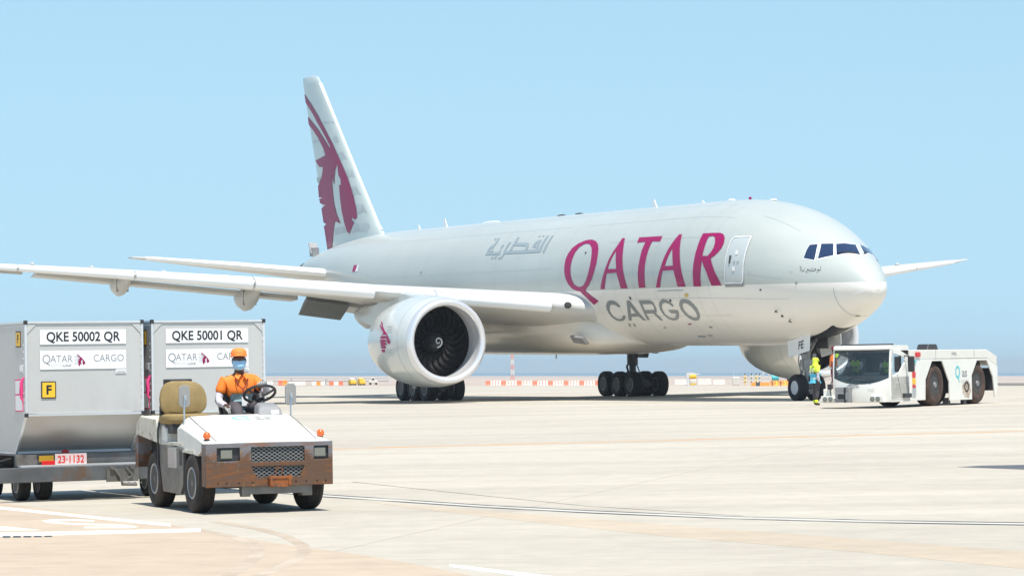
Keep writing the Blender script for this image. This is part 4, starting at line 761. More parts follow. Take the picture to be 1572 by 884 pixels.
def rust_mat():
    m = mat('bumper_rust', (.19, .185, .195), .5, metal=.25, var=.15, vscale=6, bump=.25, bscale=25); nt = m.node_tree; b = nt.nodes['Principled BSDF']; src = b.inputs['Base Color'].links[0].from_socket
    tc = [n for n in nt.nodes if n.type == 'TEX_COORD'][0]; sp = nt.nodes.new('ShaderNodeSeparateXYZ'); lnk(nt, tc.outputs['Object'], sp.inputs[0])
    def noise(sc, stretch):
        mp = nt.nodes.new('ShaderNodeMapping'); mp.inputs['Scale'].default_value = stretch; lnk(nt, tc.outputs['Object'], mp.inputs[0])
        n = nt.nodes.new('ShaderNodeTexNoise'); n.inputs['Scale'].default_value = sc; n.inputs['Detail'].default_value = 9; n.inputs['Roughness'].default_value = .7; lnk(nt, mp.outputs[0], n.inputs['Vector']); return n.outputs[0]
    def comb(z0, z1, nz, amt):   # wear that starts where the plate has been scraped
        mr = nt.nodes.new('ShaderNodeMapRange'); mr.inputs[1].default_value = z0; mr.inputs[2].default_value = z1; lnk(nt, sp.outputs[2], mr.inputs[0])
        m1 = nt.nodes.new('ShaderNodeMath'); m1.operation = 'MULTIPLY_ADD'; m1.inputs[1].default_value = amt; lnk(nt, nz, m1.inputs[0]); lnk(nt, mr.outputs[0], m1.inputs[2])
        m2 = nt.nodes.new('ShaderNodeMapRange'); m2.inputs[1].default_value = .42 + amt * .5; m2.inputs[2].default_value = .68 + amt * .5; lnk(nt, m1.outputs[0], m2.inputs[0]); return m2.outputs[0]
    def mix(a, col, f):
        mx = nt.nodes.new('ShaderNodeMix'); mx.data_type = 'RGBA'; lnk(nt, a, mx.inputs[6]); mx.inputs[7].default_value = (*col, 1); lnk(nt, f, mx.inputs[0]); return mx.outputs[2]
    c = mix(src, (.125, .068, .040), comb(.80, .50, noise(6, (1, 1, 1.6)), 2.2))
    n2 = noise(4, (1, 1, 6)); mr = nt.nodes.new('ShaderNodeMapRange'); mr.inputs[1].default_value = .50; mr.inputs[2].default_value = .60; mr.inputs[4].default_value = .6; lnk(nt, n2, mr.inputs[0]); c = mix(c, (.25, .082, .016), mr.outputs[0])
    n3 = noise(14, (1, 1, 1)); mr = nt.nodes.new('ShaderNodeMapRange'); mr.inputs[1].default_value = .62; mr.inputs[2].default_value = .70; lnk(nt, n3, mr.inputs[0]); c = mix(c, (.36, .19, .03), mr.outputs[0])
    n4 = noise(3, (1, 4, .6)); mr = nt.nodes.new('ShaderNodeMapRange'); mr.inputs[1].default_value = .62; mr.inputs[2].default_value = .8; mr.inputs[4].default_value = .6; lnk(nt, n4, mr.inputs[0]); c = mix(c, (.20, .17, .16), mr.outputs[0])
    lnk(nt, c, b.inputs['Base Color']); return m
M['bumper_rust'] = rust_mat()
def frame_of(ox, oy, a):
    """x forward along the heading, y to the vehicle's left, z up"""
    return (ox, oy, 0), a - math.pi / 2
# ---------------------------------------------------------------- baggage tractor
A_T = R(22); HX = Vector((math.sin(A_T), -math.cos(A_T), 0)); HY = Vector((math.cos(A_T), math.sin(A_T), 0))
o_t = Vector((-3.205, 32.686, 0)) - HY * .055
tug = thing('baggage_tractor', 'white baggage tractor with rusty front bumper, amber indicators and tan seats', 'tractor', o_t, A_T - math.pi / 2)
XZ = lambda x, y, t: Vector((x, t, y))
# hood with chamfered shoulders
mb = MB(); sec_ = lambda x, w0, w1, zt, zs, zb: [Vector((x, y, z)) for y, z in ((-w0, zb), (-w0, zs), (-w1, zt), (-w1 * .5, zt + .012), (w1 * .5, zt + .012), (w1, zt), (w0, zs), (w0, zb))]
mb.loft([sec_(.10, .70, .60, 1.04, .93, .70), sec_(.25, .70, .60, 1.07, .95, .67), sec_(.6, .71, .60, .985, .90, .66), sec_(1.0, .72, .59, .885, .84, .64), sec_(1.30, .73, .58, .805, .79, .74), sec_(1.375, .73, .57, .792, .787, .765)])
hood = mb.build('hood', M['cart_white'], tug, 30, bevel=.012)
for y in (-.597, .597):
    mb = MB(); mb.tube([(.26, y, 1.069), (.6, y, .988), (1.0, y * .985, .889), (1.3, y * .97, .805)], .006, 4); mb.build('hood_seam', M['cart_steel'], hood, 0)
for y in (-.715, .715): mb = MB(); mb.box((.5, y, .685), (.8, .02, .03)); mb.build('fender_trim', M['cart_white_worn'], hood, 0)
# front bumper plate with openings
def plate_with_holes(y0, y1, z0, z1, holes, x0, x1):
    r = fill([[(y0, z0), (y1, z0), (y1, z1), (y0, z1)]] + holes); r = (r[0], 0, r[1]); n = len(r[0]); mb = MB()
    vs = [Vector((x1, v.x, v.y)) for v in r[0]] + [Vector((x0, v.x, v.y)) for v in r[0]]
    fs = [tuple(f) for f in r[2]] + [tuple(i + n for i in f[::-1]) for f in r[2]]
    cnt = {}
    for f in r[2]:
        for i in range(len(f)): e = (f[i], f[(i + 1) % len(f)]); cnt[e] = cnt.get(e, 0) + 1
    fs += [(a, b, b + n, a + n) for a, b in cnt if (b, a) not in cnt]
    return mb.add(vs, fs)
rect = lambda y0, y1, z0, z1: [(y0, z0), (y1, z0), (y1, z1), (y0, z1)]
holes = [rect(-.61, -.345, .585, .735), rect(.515, .685, .585, .735), rect(-.215, .405, .57, .735), [(-.15, .40), (.35, .40), (.405, .52), (-.215, .52)]]
bump = plate_with_holes(-.735, .735, .30, .785, holes, 1.385, 1.42).build('front_bumper', M['bumper_rust'], tug, 0, bevel=.005)
mb = MB(); mb.box((1.31, -.722, .545), (.146, .024, .47)); mb.box((1.31, .722, .545), (.146, .024, .47)); mb.build('bumper_return', M['bumper_rust'], bump, 0)
mb = MB(); mb.box((1.34, .02, .54), (.06, 1.40, .38)); mb.build('radiator_well', M['black'], tug, 0)
for (y0, y1, z0, z1) in ((-.215, .405, .57, .735), (-.215, .405, .40, .52)):
    mb = MB(); st_ = .062; n = int((y1 - y0) / st_) + 8; H = z1 - z0
    for k in range(-6, n):
        for s in (1, -1):
            a = y0 + k * st_; p, q = (a, z0), (a + s * H * 1.55, z1)
            # clip to the opening
            def clip(p, q):
                (pa, pz), (qa, qz) = p, q
                if pa == qa: return None
                t0, t1 = 0, 1
                for lim, sg in ((y0, 1), (y1, -1)):
                    d = (qa - pa) * sg; e = (lim - pa) * sg
                    if d == 0: continue
                    t = e / d
                    if d > 0: t0 = max(t0, t)
                    else: t1 = min(t1, t)
                if t0 >= t1: return None
                return (pa + (qa - pa) * t0, pz + (qz - pz) * t0), (pa + (qa - pa) * t1, pz + (qz - pz) * t1)
            c_ = clip(p, q)
            if c_: mb.cyl((1.392, c_[0][0], c_[0][1]), (1.392, c_[1][0], c_[1][1]), .0032, n=4)
    mb.build('grille', M['pale_mesh'], bump, 0, kind='stuff')
for y0, y1 in ((-.61, -.345), (.515, .685)):
    mb = MB(); mb.box((1.375, (y0 + y1) / 2, .66), (.02, y1 - y0 + .02, .17)); hb = mb.build('headlight', M['plastic_dark'], tug, 0)
    w_ = .135; ym = y0 + .115 if y0 < 0 else y0 + .075
    mb = MB(); mb.box((1.392, ym, .665), (.03, w_, .105)); mb.build('lens', M['lamp_glass'], hb, 0, bevel=.01)
mb = MB(); mb.box((1.45, .105, .395), (.06, .27, .028)); mb.box((1.445, .105, .335), (.05, .24, .09)); mb.cyl((1.47, .0, .31), (1.47, .0, .42), .018, n=8); mb.cyl((1.47, .21, .31), (1.47, .21, .42), .018, n=8)
mb.tube([(1.45, .06, .43), (1.46, .06, .50), (1.46, .13, .50), (1.45, .13, .43)], .007, 6)
M['hitch_orange'] = mat('hitch_orange', (.30, .085, .014), .55, dirt=(.08, .045, .03), dscale=12, dlo=.5, dhi=.65); mb.build('tow_hitch', M['hitch_orange'], tug, 0, bevel=.006)
mb = MB()
for y in (-.6, -.5, -.36, -.2, .3, .42, .55, .65): mb.cyl((1.419, y, .345), (1.424, y, .345), .010, n=8)
mb.build('bolts', M['black'], bump, 0)
mb = MB(); mb.box((1.30, .08, .262), (.12, .78, .10)); mb.box((1.28, -.25, .25), (.1, .1, .13)); mb.box((1.28, .46, .25), (.1, .12, .14)); mb.build('axle_guard', M['cart_steel'], tug, 0, bevel=.008)
for y in (-.66, .675):
    x = 1.2 if y < 0 else 1.17; mb = MB(); mb.cyl((x, y, .79), (x, y, .83), .03, n=10); bl = mb.build('indicator', M['plastic_dark'], tug, 40); mb = MB(); mb.ball((x, y, .868), (.044, .044, .046), 16, 10); mb.build('lens', M['amber'], bl, 60)
# chassis, skirts, arches
mb = MB(); mb.box((-.1, 0, .46), (2.7, .92, .36)); mb.box((.02, 0, .40), (.5, 1.2, .30)); mb.build('chassis', M['plastic_dark'], tug, 0)
for s in (-1, 1):
    for bx in (((.86, s * .50, .55), (.9, .30, .42)), ((-1.1, s * .46, .50), (.96, .2, .5))): mb = MB(); mb.box(*bx); mb.build('wheel_well', M['black'], tug, 0)
    mb = MB(); mb.prism([(-.46, .20), (.28, .19), (.40, .30), (.42, .72), (-.62, .74), (-.60, .55)], XZ, s * .68, s * .725); sk = mb.build('side_skirt', M['cart_steel'], tug, 0, bevel=.01)
    mb = MB(); mb.box((-.03, s * .727, .60), (.36, .012, .23)); mb.build('step_plate', M['chrome'], sk, 0, bevel=.004)
    mb = MB(); mb.box((.33, s * .715, .60), (.1, .03, .16)); mb.build('step_bracket', M['plastic_dark'], sk, 0)
mb = MB(); mb.box((-.15, 0, .755), (1.0, 1.42, .035)); mb.build('floor', M['cart_white_worn'], tug, 0)
# rear body
mb = MB()
for s in (-1, 1): mb.prism([(-1.66, .84), (-.60, .75), (-.60, .80), (-.70, 1.04), (-1.44, 1.065), (-1.62, .98)], XZ, s * .36, s * .735)
mb.prism([(-1.62, .55), (-.68, .55), (-.70, 1.02), (-1.44, 1.04), (-1.60, .95)], XZ, -.36, .36)
rear = mb.build('rear_body', M['cart_white_worn'], tug, 30, bevel=.015)
mb = MB(); mb.prism([(-1.70, .45), (-1.58, .45), (-1.58, .86), (-1.70, .80)], XZ, -.735, .735); mb.build('rear_bumper', M['bumper_rust'], tug, 0, bevel=.01)
for s in (-1, 1):
    mb = MB(); mb.prism([(-.60, .76), (-.36, .76), (-.42, .93), (-.56, .98), (-.62, .9)], XZ, s * .33, s * .70); mb.build('seat_base', M['cart_white'], tug, 30, bevel=.015)
    sy = -.47 if s < 0 else .24
    mb = MB(); mb.box((-.45, sy, .93), (.5, .40, .12)); mb.build('seat_frame', M['plastic_dark'], tug, 0)
    # cushion and rounded backrest
    mb = MB(); rings = []
    for z, q in ((.98, .86), (1.00, .97), (1.04, 1.0), (1.075, .97), (1.095, .82)): rings.append([Vector((-.42 + .27 * q * math.copysign(abs(math.cos(t)) ** .5, math.cos(t)), sy + .275 * q * math.copysign(abs(math.sin(t)) ** .5, math.sin(t)), z)) for t in [2 * math.pi * i / 28 for i in range(28)]])
    mb.loft(rings); seat = mb.build('seat', M['seat_tan'] if s < 0 else M['plastic_dark'], tug, 50)
    mb = MB(); rings = []
    for k, (d, q) in enumerate(((.0, .88), (.02, .97), (.055, 1.0), (.09, .97), (.105, .85))):
        rg = []
        for t in [2 * math.pi * i / 36 for i in range(36)]:
            y = .285 * q * math.copysign(abs(math.cos(t)) ** .62, math.cos(t)); z = .205 * q * math.copysign(abs(math.sin(t)) ** .62, math.sin(t)); rg.append(Vector((-.62 + d + .10 * (y / .285) ** 2 - (z) * .16, sy + y * (1 - .12 * max(z, 0) / .2), (1.275 if s < 0 else 1.20) + z)))
        rings.append(rg)
    mb.loft(rings); mb.build('backrest', M['seat_tan'] if s < 0 else M['plastic_dark'], seat, 50)
    mb = MB(); mb.box((-.70, sy, 1.30), (.05, .34, .40)); mb.box((-.64, sy - .02, 1.478), (.12, .2, .03)); mb.build('backrest_shell', M['plastic_dark'], seat, 0, bevel=.01)
# dash, steering wheel, handbrake lever, mirrors
mb = MB(); mb.loft([[Vector((x, y, z)) for x, y, z in ((.06, .22, zz), (.34, .20, zz), (.34, .53, zz), (.06, .51, zz))] for zz in (.96,)] + [[Vector(v) for v in ((.05, .24, 1.18), (.26, .23, 1.13), (.26, .50, 1.13), (.05, .49, 1.18))], [Vector(v) for v in ((.07, .27, 1.215), (.22, .26, 1.18), (.22, .46, 1.18), (.07, .46, 1.215))]])
ds = mb.build('dashboard', M['plastic_grey'], tug, 40, bevel=.015); mb = MB(); mb.box((.272, .42, 1.10), (.012, .09, .05), Matrix.Rotation(R(-28), 3, 'Y')); mb.build('sticker', M['label_white'], ds, 0)
swc = Vector((-.08, .345, 1.315)); up = Vector((-.52, 0, .855)).normalized(); sx_ = Vector((0, 1, 0)); sy_ = up.cross(sx_)
mb = MB(); mb.tube([swc + (sx_ * math.cos(t) + sy_ * math.sin(t)) * .185 for t in [2 * math.pi * i / 36 for i in range(36)]], .0165, 8, closed=True)
for t in (R(90), R(210), R(330)): mb.tube([swc - up * .05, swc - up * .03 + (sx_ * math.cos(t) + sy_ * math.sin(t)) * .09, swc + (sx_ * math.cos(t) + sy_ * math.sin(t)) * .18], .014, 6)
mb.cyl(swc - up * .09, swc - up * .02, .05, n=14); mb.cyl(swc - up * .09, (.14, .36, 1.08), .03, n=10); mb.build('steering_wheel', M['plastic_dark'], tug, 50)
for y, x in ((-.66, .28), (.63, .22)):
    mb = MB(); mb.tube([(x, y, .93), (x - .01, y + .0, 1.15), (x - .04, y + .02, 1.30)], .011, 6); mb.box((x - .045, y + .02, 1.29), (.03, .03, .05)); mr_ = mb.build('mirror_stalk', M['chrome'], tug, 0)
    pl = [(-.065, -.10), (-.04, -.125), (.04, -.125), (.065, -.10), (.065, .09), (.04, .125), (-.04, .125), (-.065, .09)]
    mb = MB(); mb.prism(pl, lambda a, b, t: Vector((x - .07 + t, y + .02 + a, 1.285 + b + .02)), -.012, .012); mb.build('mirror', M['mirror_grey'], mr_, 0, bevel=.006)
mb = MB(); mb.tube([(-.62, -.735, .45), (-.61, -.74, .9), (-.60, -.70, 1.08), (-.60, -.66, 1.18)], .012, 6); mb.box((-.60, -.69, 1.13), (.05, .05, .12)); mb.build('grab_rail', M['plastic_dark'], tug, 0)
mb = MB(); mb.tube([(-.60, -.66, 1.08), (-.58, -.72, 1.22), (-.56, -.64, 1.24)], .009, 6); mb.build('lever', M['chrome'], tug, 0)
# maker and operator print on the hood
hz = lambda x: np.interp(x, [.25, .6, 1.0, 1.3], [1.082, .997, .897, .812]) + .004
hm = frame_mtx((.40, .0, hz(.40)), (0, 1, 0), (-1, 0, .245)); 
mb = MB(); mb.add([Vector((.41 - .095 * r_ * math.sin(t), -.02 + .125 * r_ * math.cos(t), hz(.41 - .095 * r_ * math.sin(t)))) for r_ in (.5, 1.0) for t in [2 * math.pi * i / 32 for i in range(32)]], [(i, (i + 1) % 32, 32 + (i + 1) % 32, 32 + i) for i in range(32)]); mb.build('emblem', M['teal_faded'], hood, 0)
text_obj('as', 'lettering', M['faded_print'], hood, frame_mtx((.42, .23, hz(.42) + .003), (0, 1, 0), (-1, 0, .245)), .24, sx=1.1, offset=.004)
text_obj('TUG  MT', 'lettering', M['faded_print'], hood, frame_mtx((.98, .18, hz(.98) + .002), (0, 1, 0), (-1, 0, .245)), .08, sx=1.25)
for x, y in ((.80, -.635), (.80, .635), (-.86, -.63), (-.86, .63)):
    s = -1 if y < 0 else 1
    wheel(tug, (x, y, .335), .335, .215, 'rubber_dusty', 'rim_dark', (0, 1, 0), .35, ring='rim_grey')
    mb = MB()
    for k in range(6): t = k * math.pi / 3; mb.cyl((x + .10 * math.cos(t), y + s * .045, .335 + .10 * math.sin(t)), (x + .10 * math.cos(t), y + s * .07, .335 + .10 * math.sin(t)), .016, n=6)
    mb.cyl((x, y + s * .04, .335), (x, y + s * .09, .335), .034, n=12); mb.build('hub', M['cart_steel'], tug, 40)
# ---------------------------------------------------------------- cargo containers and dollies
A_C = R(27); o_c = Vector((-6.0498, 34.9, 0)); CX = Vector((math.sin(A_C), -math.cos(A_C), 0)); CY = Vector((math.cos(A_C), math.sin(A_C), 0))
def container(o, code, label):
    t = thing('cargo_container', label, 'container', o + Vector((0, 0, .595)), A_C - math.pi / 2, 'aluminium cargo containers on dollies')
    W, H, D, S, ZS = 1.534, 1.63, 2.0, .45, .48
    pr = [(0, ZS), (0, H), (-D, H), (-D, 0), (-S, 0)]      # (x, z)
    P = lambda x, y, z: Vector((x, y, z))
    mb = MB(); mb.box((-.006 - .004, W / 2, (ZS + H) / 2), (.012, W - .03, H - ZS - .03)); mb.build('panel', M['aluminium'], t, 0)
    mb = MB(); mb.hexa([P(-.01, .015, ZS), P(-.01, W - .015, ZS), P(-S - .01, W - .015, .01), P(-S - .01, .015, .01), P(-.02, .015, ZS + .01), P(-.02, W - .015, ZS + .01), P(-S - .02, W - .015, .02), P(-S - .02, .015, .02)]); mb.build('panel', M['aluminium_bright'], t, 0)
    for y in (.006, W - .006):
        mb = MB(); mb.prism(pr, lambda x, z, q: P(x * .985 - .008, y + q, z * .985 + .008), -.006, .006); mb.build('panel', M['aluminium'], t, 0)
    mb = MB(); mb.box((-D / 2, W / 2, H - .01), (D - .04, W - .03, .012)); mb.build('panel', M['aluminium'], t, 0)
    mb = MB(); mb.box((-D + .008, W / 2, H / 2), (.012, W - .03, H - .03)); mb.build('panel', M['aluminium'], t, 0)
    mb = MB(); mb.box((-(D + S) / 2, W / 2, .012), (D - S, W, .024)); mb.build('base_plate', M['alu_rail'], t, 0)
    # edge rails
    rl = []
    for y in (.008, W - .008):
        for a, b in zip(pr, pr[1:] + pr[:1]): rl.append((P(a[0], y, a[1]), P(b[0], y, b[1])))
    for x, z in pr: rl.append((P(x, .008, z), P(x, W - .008, z)))
    for a, b in rl:
        mb = MB(); d = (b - a).normalized(); r_ = .013; u_ = Vector((0, 1, 0)) if abs(d.y) < .5 else Vector((1, 0, 0)); v_ = d.cross(u_).normalized(); mb.loft([[p_ + u_ * r_ * i + v_ * r_ * j for i, j in ((-1, -1), (1, -1), (1, 1), (-1, 1))] for p_ in (a - d * .004, b + d * .004)]); mb.build('edge_rail', M['alu_rail'], t, 0)
    for y in (.008, W - .008):
        for x, z in ((0, ZS), (0, H), (-D, H)):
            mb = MB(); mb.box((x, y, z), (.045, .045, .05)); mb.build('corner_cap', M['plastic_dark'], t, 0, bevel=.006)
    for y, sg in ((.02, 1), (W - .02, -1)):
        for z, sz in ((H - .02, -1), (ZS + .02, 1)):
            mb = MB(); mb.prism([(0, 0), (.13, 0), (0, .13)], lambda a, b, q: P(q, y + sg * a, z + sz * b), .001, .005); gs = mb.build('corner_gusset', M['aluminium'], t, 0)
    mb = MB()
    for k in range(13):
        for y in (.022, W - .022): mb.ball(P(.002, y, ZS + .06 + k * .085), (.006, .008, .008), 6, 4)
        mb.ball(P(-.06, -.002, .5 + k * .085), (.008, .006, .008), 6, 4); mb.ball(P(-.06, W + .002, .5 + k * .085), (.008, .006, .008), 6, 4)
    for k in range(20): mb.ball(P(-.06 - k * .1, -.002, H - .045), (.008, .006, .008), 6, 4)
    mb.build('rivets', M['alu_rail'], t, 60, kind='stuff')
    YZ = lambda y, z, x=.0: frame_mtx((x, y, z), (0, 1, 0), (0, 0, 1))
    def board(y0, y1, z0, z1, m, x=.004, nm='label_board', par=None):
        mb = MB(); mb.box((x, (y0 + y1) / 2, (z0 + z1) / 2), (.006, y1 - y0, z1 - z0)); return mb.build(nm, m, par or t, 0)
    z0 = -.595
    b1 = board(.19, 1.31, 1.95 + z0, 2.13 + z0, M['label_white']); text_obj(code, 'lettering', M['ink'], b1, YZ(.75, 2.038 + z0, .0085), .165, offset=.0035, sx=.90)
    b2 = board(.19, 1.31, 1.64 + z0, 1.87 + z0, M['label_white'])
    text_obj('Q', 'lettering', M['grey_ink'], b2, YZ(.27, 1.762 + z0, .0085), .155, sx=.9); text_obj('ATAR', 'lettering', M['grey_ink'], b2, YZ(.465, 1.765 + z0, .0085), .125, sx=.92); text_obj('CARGO', 'lettering', M['grey_ink'], b2, YZ(1.08, 1.768 + z0, .0085), .125, sx=.92)
    text_obj('AIRWAYS', 'lettering', M['faded_print'], b2, YZ(.375, 1.688 + z0, .0085), .035, sx=1.1); 
    mb = MB()
    for q in range(14):
        for lp in DECALS['ar%d' % q][:1]: mb.add([P(.0085, .535 - (a - 27.7) * .017, 1.688 + z0 + (b - .55) * .12) for a, b in lp], [tuple(range(len(lp)))])
    mb.build('lettering', M['grey_ink'], b2, 0, recalc=False)
    mb = MB(); mb.box((.0078, .83, 1.755 + z0), (.002, .004, .14)); mb.build('divider', M['faded_print'], b2, 0)
    O = DECALS['oryx'][0]; us = [a for a, b in O]; vs = [b for a, b in O]; u0, v0 = (min(us) + max(us)) / 2, (min(vs) + max(vs)) / 2; k_ = .155 / (max(vs) - min(vs))
    decal([O], lambda u, v, off: P(.0095, .715 - (u - u0) * k_ + (v - v0) * .0035, 1.755 + z0 + (v - v0) * k_), 'emblem', M['maroon_fin'], b2, (9, 9), 0)
    mb = MB()
    for i in range(7): mb.box((.0085, .66 + .01 * (i % 2), 1.70 + z0 + .018 * i), (.001, .075, .005))
    mb.build('emblem_bar', M['faded_print'], b2, 0)
    b3 = board(1.17, 1.31, 1.58 + z0, 1.63 + z0, M['label_white'], nm='data_plate'); board(1.18, 1.30, 1.595 + z0, 1.615 + z0, M['faded_print'], .008, 'print', b3)
    if '2 Q' in code:
        b4 = board(.20, .39, 1.28 + z0, 1.49 + z0, M['ink'], nm='warning_label'); board(.213, .377, 1.293 + z0, 1.477 + z0, M['label_yellow'], .0075, 'label_field', b4); text_obj('F', 'lettering', M['ink'], b4, YZ(.295, 1.38 + z0, .0115), .155, offset=.006)
    XZm = lambda x, z, y=-.004: frame_mtx((x, y, z), (1, 0, 0), (0, 0, 1))
    def sboard(x0, x1, z0_, z1_, m, y=-.003, nm='side_label', par=None):
        mb = MB(); mb.box(((x0 + x1) / 2, y, (z0_ + z1_) / 2), (x1 - x0, .005, z1_ - z0_)); return mb.build(nm, m, par or t, 0)
    s1 = sboard(-.37, -.17, 1.92 + z0, 2.12 + z0, M['ink']); sboard(-.355, -.185, 1.935 + z0, 2.105 + z0, M['label_yellow'], -.006, 'label_field', s1); text_obj('F', 'lettering', M['ink'], s1, XZm(-.27, 2.02 + z0, -.0095), .14, offset=.005)
    s2 = sboard(-.42, -.10, 1.12 + z0, 1.52 + z0, M['pink'], nm='document_pocket'); sboard(-.40, -.12, 1.34 + z0, 1.505 + z0, M['label_white'], -.006, 'card', s2); sboard(-.40, -.12, 1.135 + z0, 1.32 + z0, M['label_white'], -.006, 'card', s2)
    sboard(-.22, -.10, 1.62 + z0, 1.70 + z0, M['label_white'], nm='data_plate')
    mb = MB(); mb.tube([P(.0, -.02, .95), P(-.02, -.05, .88), P(-.01, -.045, .78), P(-.03, -.05, .70), P(-.015, -.03, .66)], [.012, .022, .02, .016, .012], 8); mb.tube([P(-.01, -.03, .90), P(-.05, -.05, .84), P(-.06, -.05, .74)], .013, 6); mb.build('strap', M['pink'], t, 50)
    return t
c1 = container(o_c, 'QKE 50002 QR', 'grey cargo container marked QKE 50002 QR with yellow F label, left of the other')
c2 = container(o_c + CY * 1.652, 'QKE 50001 QR', 'grey cargo container marked QKE 50001 QR, right behind the seated driver')
def dolly(o, label):
    t = thing('cargo_dolly', label, 'dolly', o, A_C - math.pi / 2, 'dollies carrying the cargo containers')
    y0, y1 = -.42, 1.95
    mb = MB(); mb.box((-.045, (y0 + y1) / 2, .335), (.09, y1 - y0, .185)); mb.box((-2.1, (y0 + y1) / 2, .335), (.09, y1 - y0, .185)); mb.box((-1.05, y0 + .04, .335), (2.0, .08, .17)); mb.box((-1.05, y1 - .04, .335), (2.0, .08, .17)); mb.box((-1.05, (y0 + y1) / 2, .36), (2.0, .12, .12))
    fr = mb.build('frame', M['dolly_steel'], t, 0, bevel=.008)
    mb = MB(); mb.box((-.26, .76, .51), (.10, 1.64, .15)); mb.box((-1.7, .76, .51), (.1, 1.64, .15)); mb.build('deck_beam', M['dolly_steel'], t, 0, bevel=.006)
    mb = MB(); mb.box((-.10, .76, .442), (.12, 1.64, .022)); mb.build('deck_lip', M['alu_rail'], t, 0)
    mb = MB(); mb.box((-1.1, .76, .578), (1.75, 1.62, .022)); mb.build('deck', M['dolly_steel'], t, 0)
    for k in range(5): mb = MB(); mb.cyl((-1.9 + k * .38, -.02, .582), (-1.9 + k * .38, 1.54, .582), .011, n=8); mb.build('roller', M['alu_rail'], t, 60)
    mb = MB(); mb.box((-.20, .06, .51), (.03, .26, .145)); mb.build('side_plate', M['cart_steel'], t, 0)
    mb = MB(); mb.box((-.19, .315, .528), (.02, .19, .075)); mb.build('side_reflector', mat_or('reflector_amber', (.40, .24, .02)), t, 0)
    mb = MB(); mb.box((-.06, .30, .475), (.03, .17, .062)); mb.build('tail_lamp', M['red'], t, 0, bevel=.006)
    mb = MB(); mb.box((-.13, .615, .51), (.012, .41, .15)); pl = mb.build('number_plate', M['plate_pink'], t, 0)
    text_obj('23·1132', 'lettering', M['red'], pl, frame_mtx((-.121, .615, .51), (0, 1, 0), (0, 0, 1)), .13, offset=.002, sx=.82)
    mb = MB(); mb.ball((-.30, .60, .60), (.05, .05, .03), 10, 6); mb.build('stop_pin', M['red'], t, 50)
    mb = MB(); mb.box((.012, 1.24, .30), (.025, .42, .16)); mb.tube([(.03, 1.12, .40), (.05, 1.2, .28), (.06, 1.22, .20)], .016, 6); mb.tube([(.03, 1.28, .40), (.05, 1.36, .30), (.05, 1.30, .26)], .016, 6); mb.cyl((.03, 1.10, .40), (.06, 1.10, .40), .03, n=10); mb.cyl((.03, 1.36, .40), (.06, 1.36, .40), .03, n=10); mb.tube([(.04, 1.22, .19), (.04, 1.42, .18)], .022, 8)
    for q in range(4): mb.cyl((.02, 1.24 + .08 * q, .20), (.035, 1.24 + .08 * q, .20), .012, n=6)
    mb.build('coupling', M['cart_steel'], t, 0)
    mb = MB(); mb.tube([(-.3, y0, .33), (-.35, y0 - .4, .30), (-.35, y0 - .9, .28)], .03, 8); mb.build('drawbar', M['dolly_steel'], t, 40)
    mb = MB(); mb.tube([(-.25, -.12, .54), (-.1, -.35, .50), (-.12, -.9, .49)], .012, 6); mb.build('hose', M['plastic_dark'], t, 40)
    for x, y in ((-.55, .10), (-.55, .38), (-.55, 1.80), (-1.75, .10)):
        wheel(t, (x, y, .205), .205, .16, 'rubber', 'rim_dark', (0, 1, 0), .4, 28, ring='rim_grey'); mb = MB(); mb.box((x, y + .02, .37), (.14, .2, .1)); mb.build('caster', M['dolly_steel'], t, 0)
    return t
def mat_or(n, c):
    if n not in M: M[n] = mat(n, c, .4)
    return M[n]
dolly(o_c, 'grey steel dolly with plate 23·1132 beneath the container marked 50002')
# ================================================================ people
M['skin_dark'] = mat('skin_dark', (.085, .042, .028), .5, var=.06)
M['skin'] = mat('skin', (.20, .105, .07), .5, var=.06)
M['hv_orange'] = mat('hv_orange', (.92, .215, .02), .7, var=.06, vscale=6, bump=.3, bscale=9)
M['hv_orange_cap'] = mat('hv_orange_cap', (.90, .25, .05), .7, bump=.2)
M['hv_yellow'] = mat('hv_yellow', (.72, .86, .06), .7, var=.05, bump=.3, bscale=12)
M['hv_cyan'] = mat('hv_cyan', (.10, .52, .72), .7, var=.06, bump=.25, bscale=12)
M['hv_lime'] = mat('hv_lime', (.36, .58, .06), .7, var=.06)
M['grey_teal'] = mat('grey_teal', (.20, .29, .31), .75, var=.1, bump=.3, bscale=12)
M['sleeve'] = mat('sleeve', (.60, .57, .62), .75, var=.1, bump=.4, bscale=15)
M['glove'] = mat('glove', (.36, .36, .35), .8, var=.15, bump=.3)
M['trouser'] = mat('trouser', (.075, .065, .072), .8, var=.15, bump=.4, bscale=10)
M['shoe'] = mat('shoe', (.06, .03, .02), .6)
M['mask_blue'] = mat('mask_blue', (.36, .62, .84), .7, bump=.15, bscale=50)
M['tape'] = mat('tape', (.72, .74, .72), .4)
M['maroon_cloth'] = mat('maroon_cloth', (.20, .012, .02), .8)
M['eye_white'] = mat('eye_white', (.30, .27, .24), .4)
def V(*a): return Vector(a)
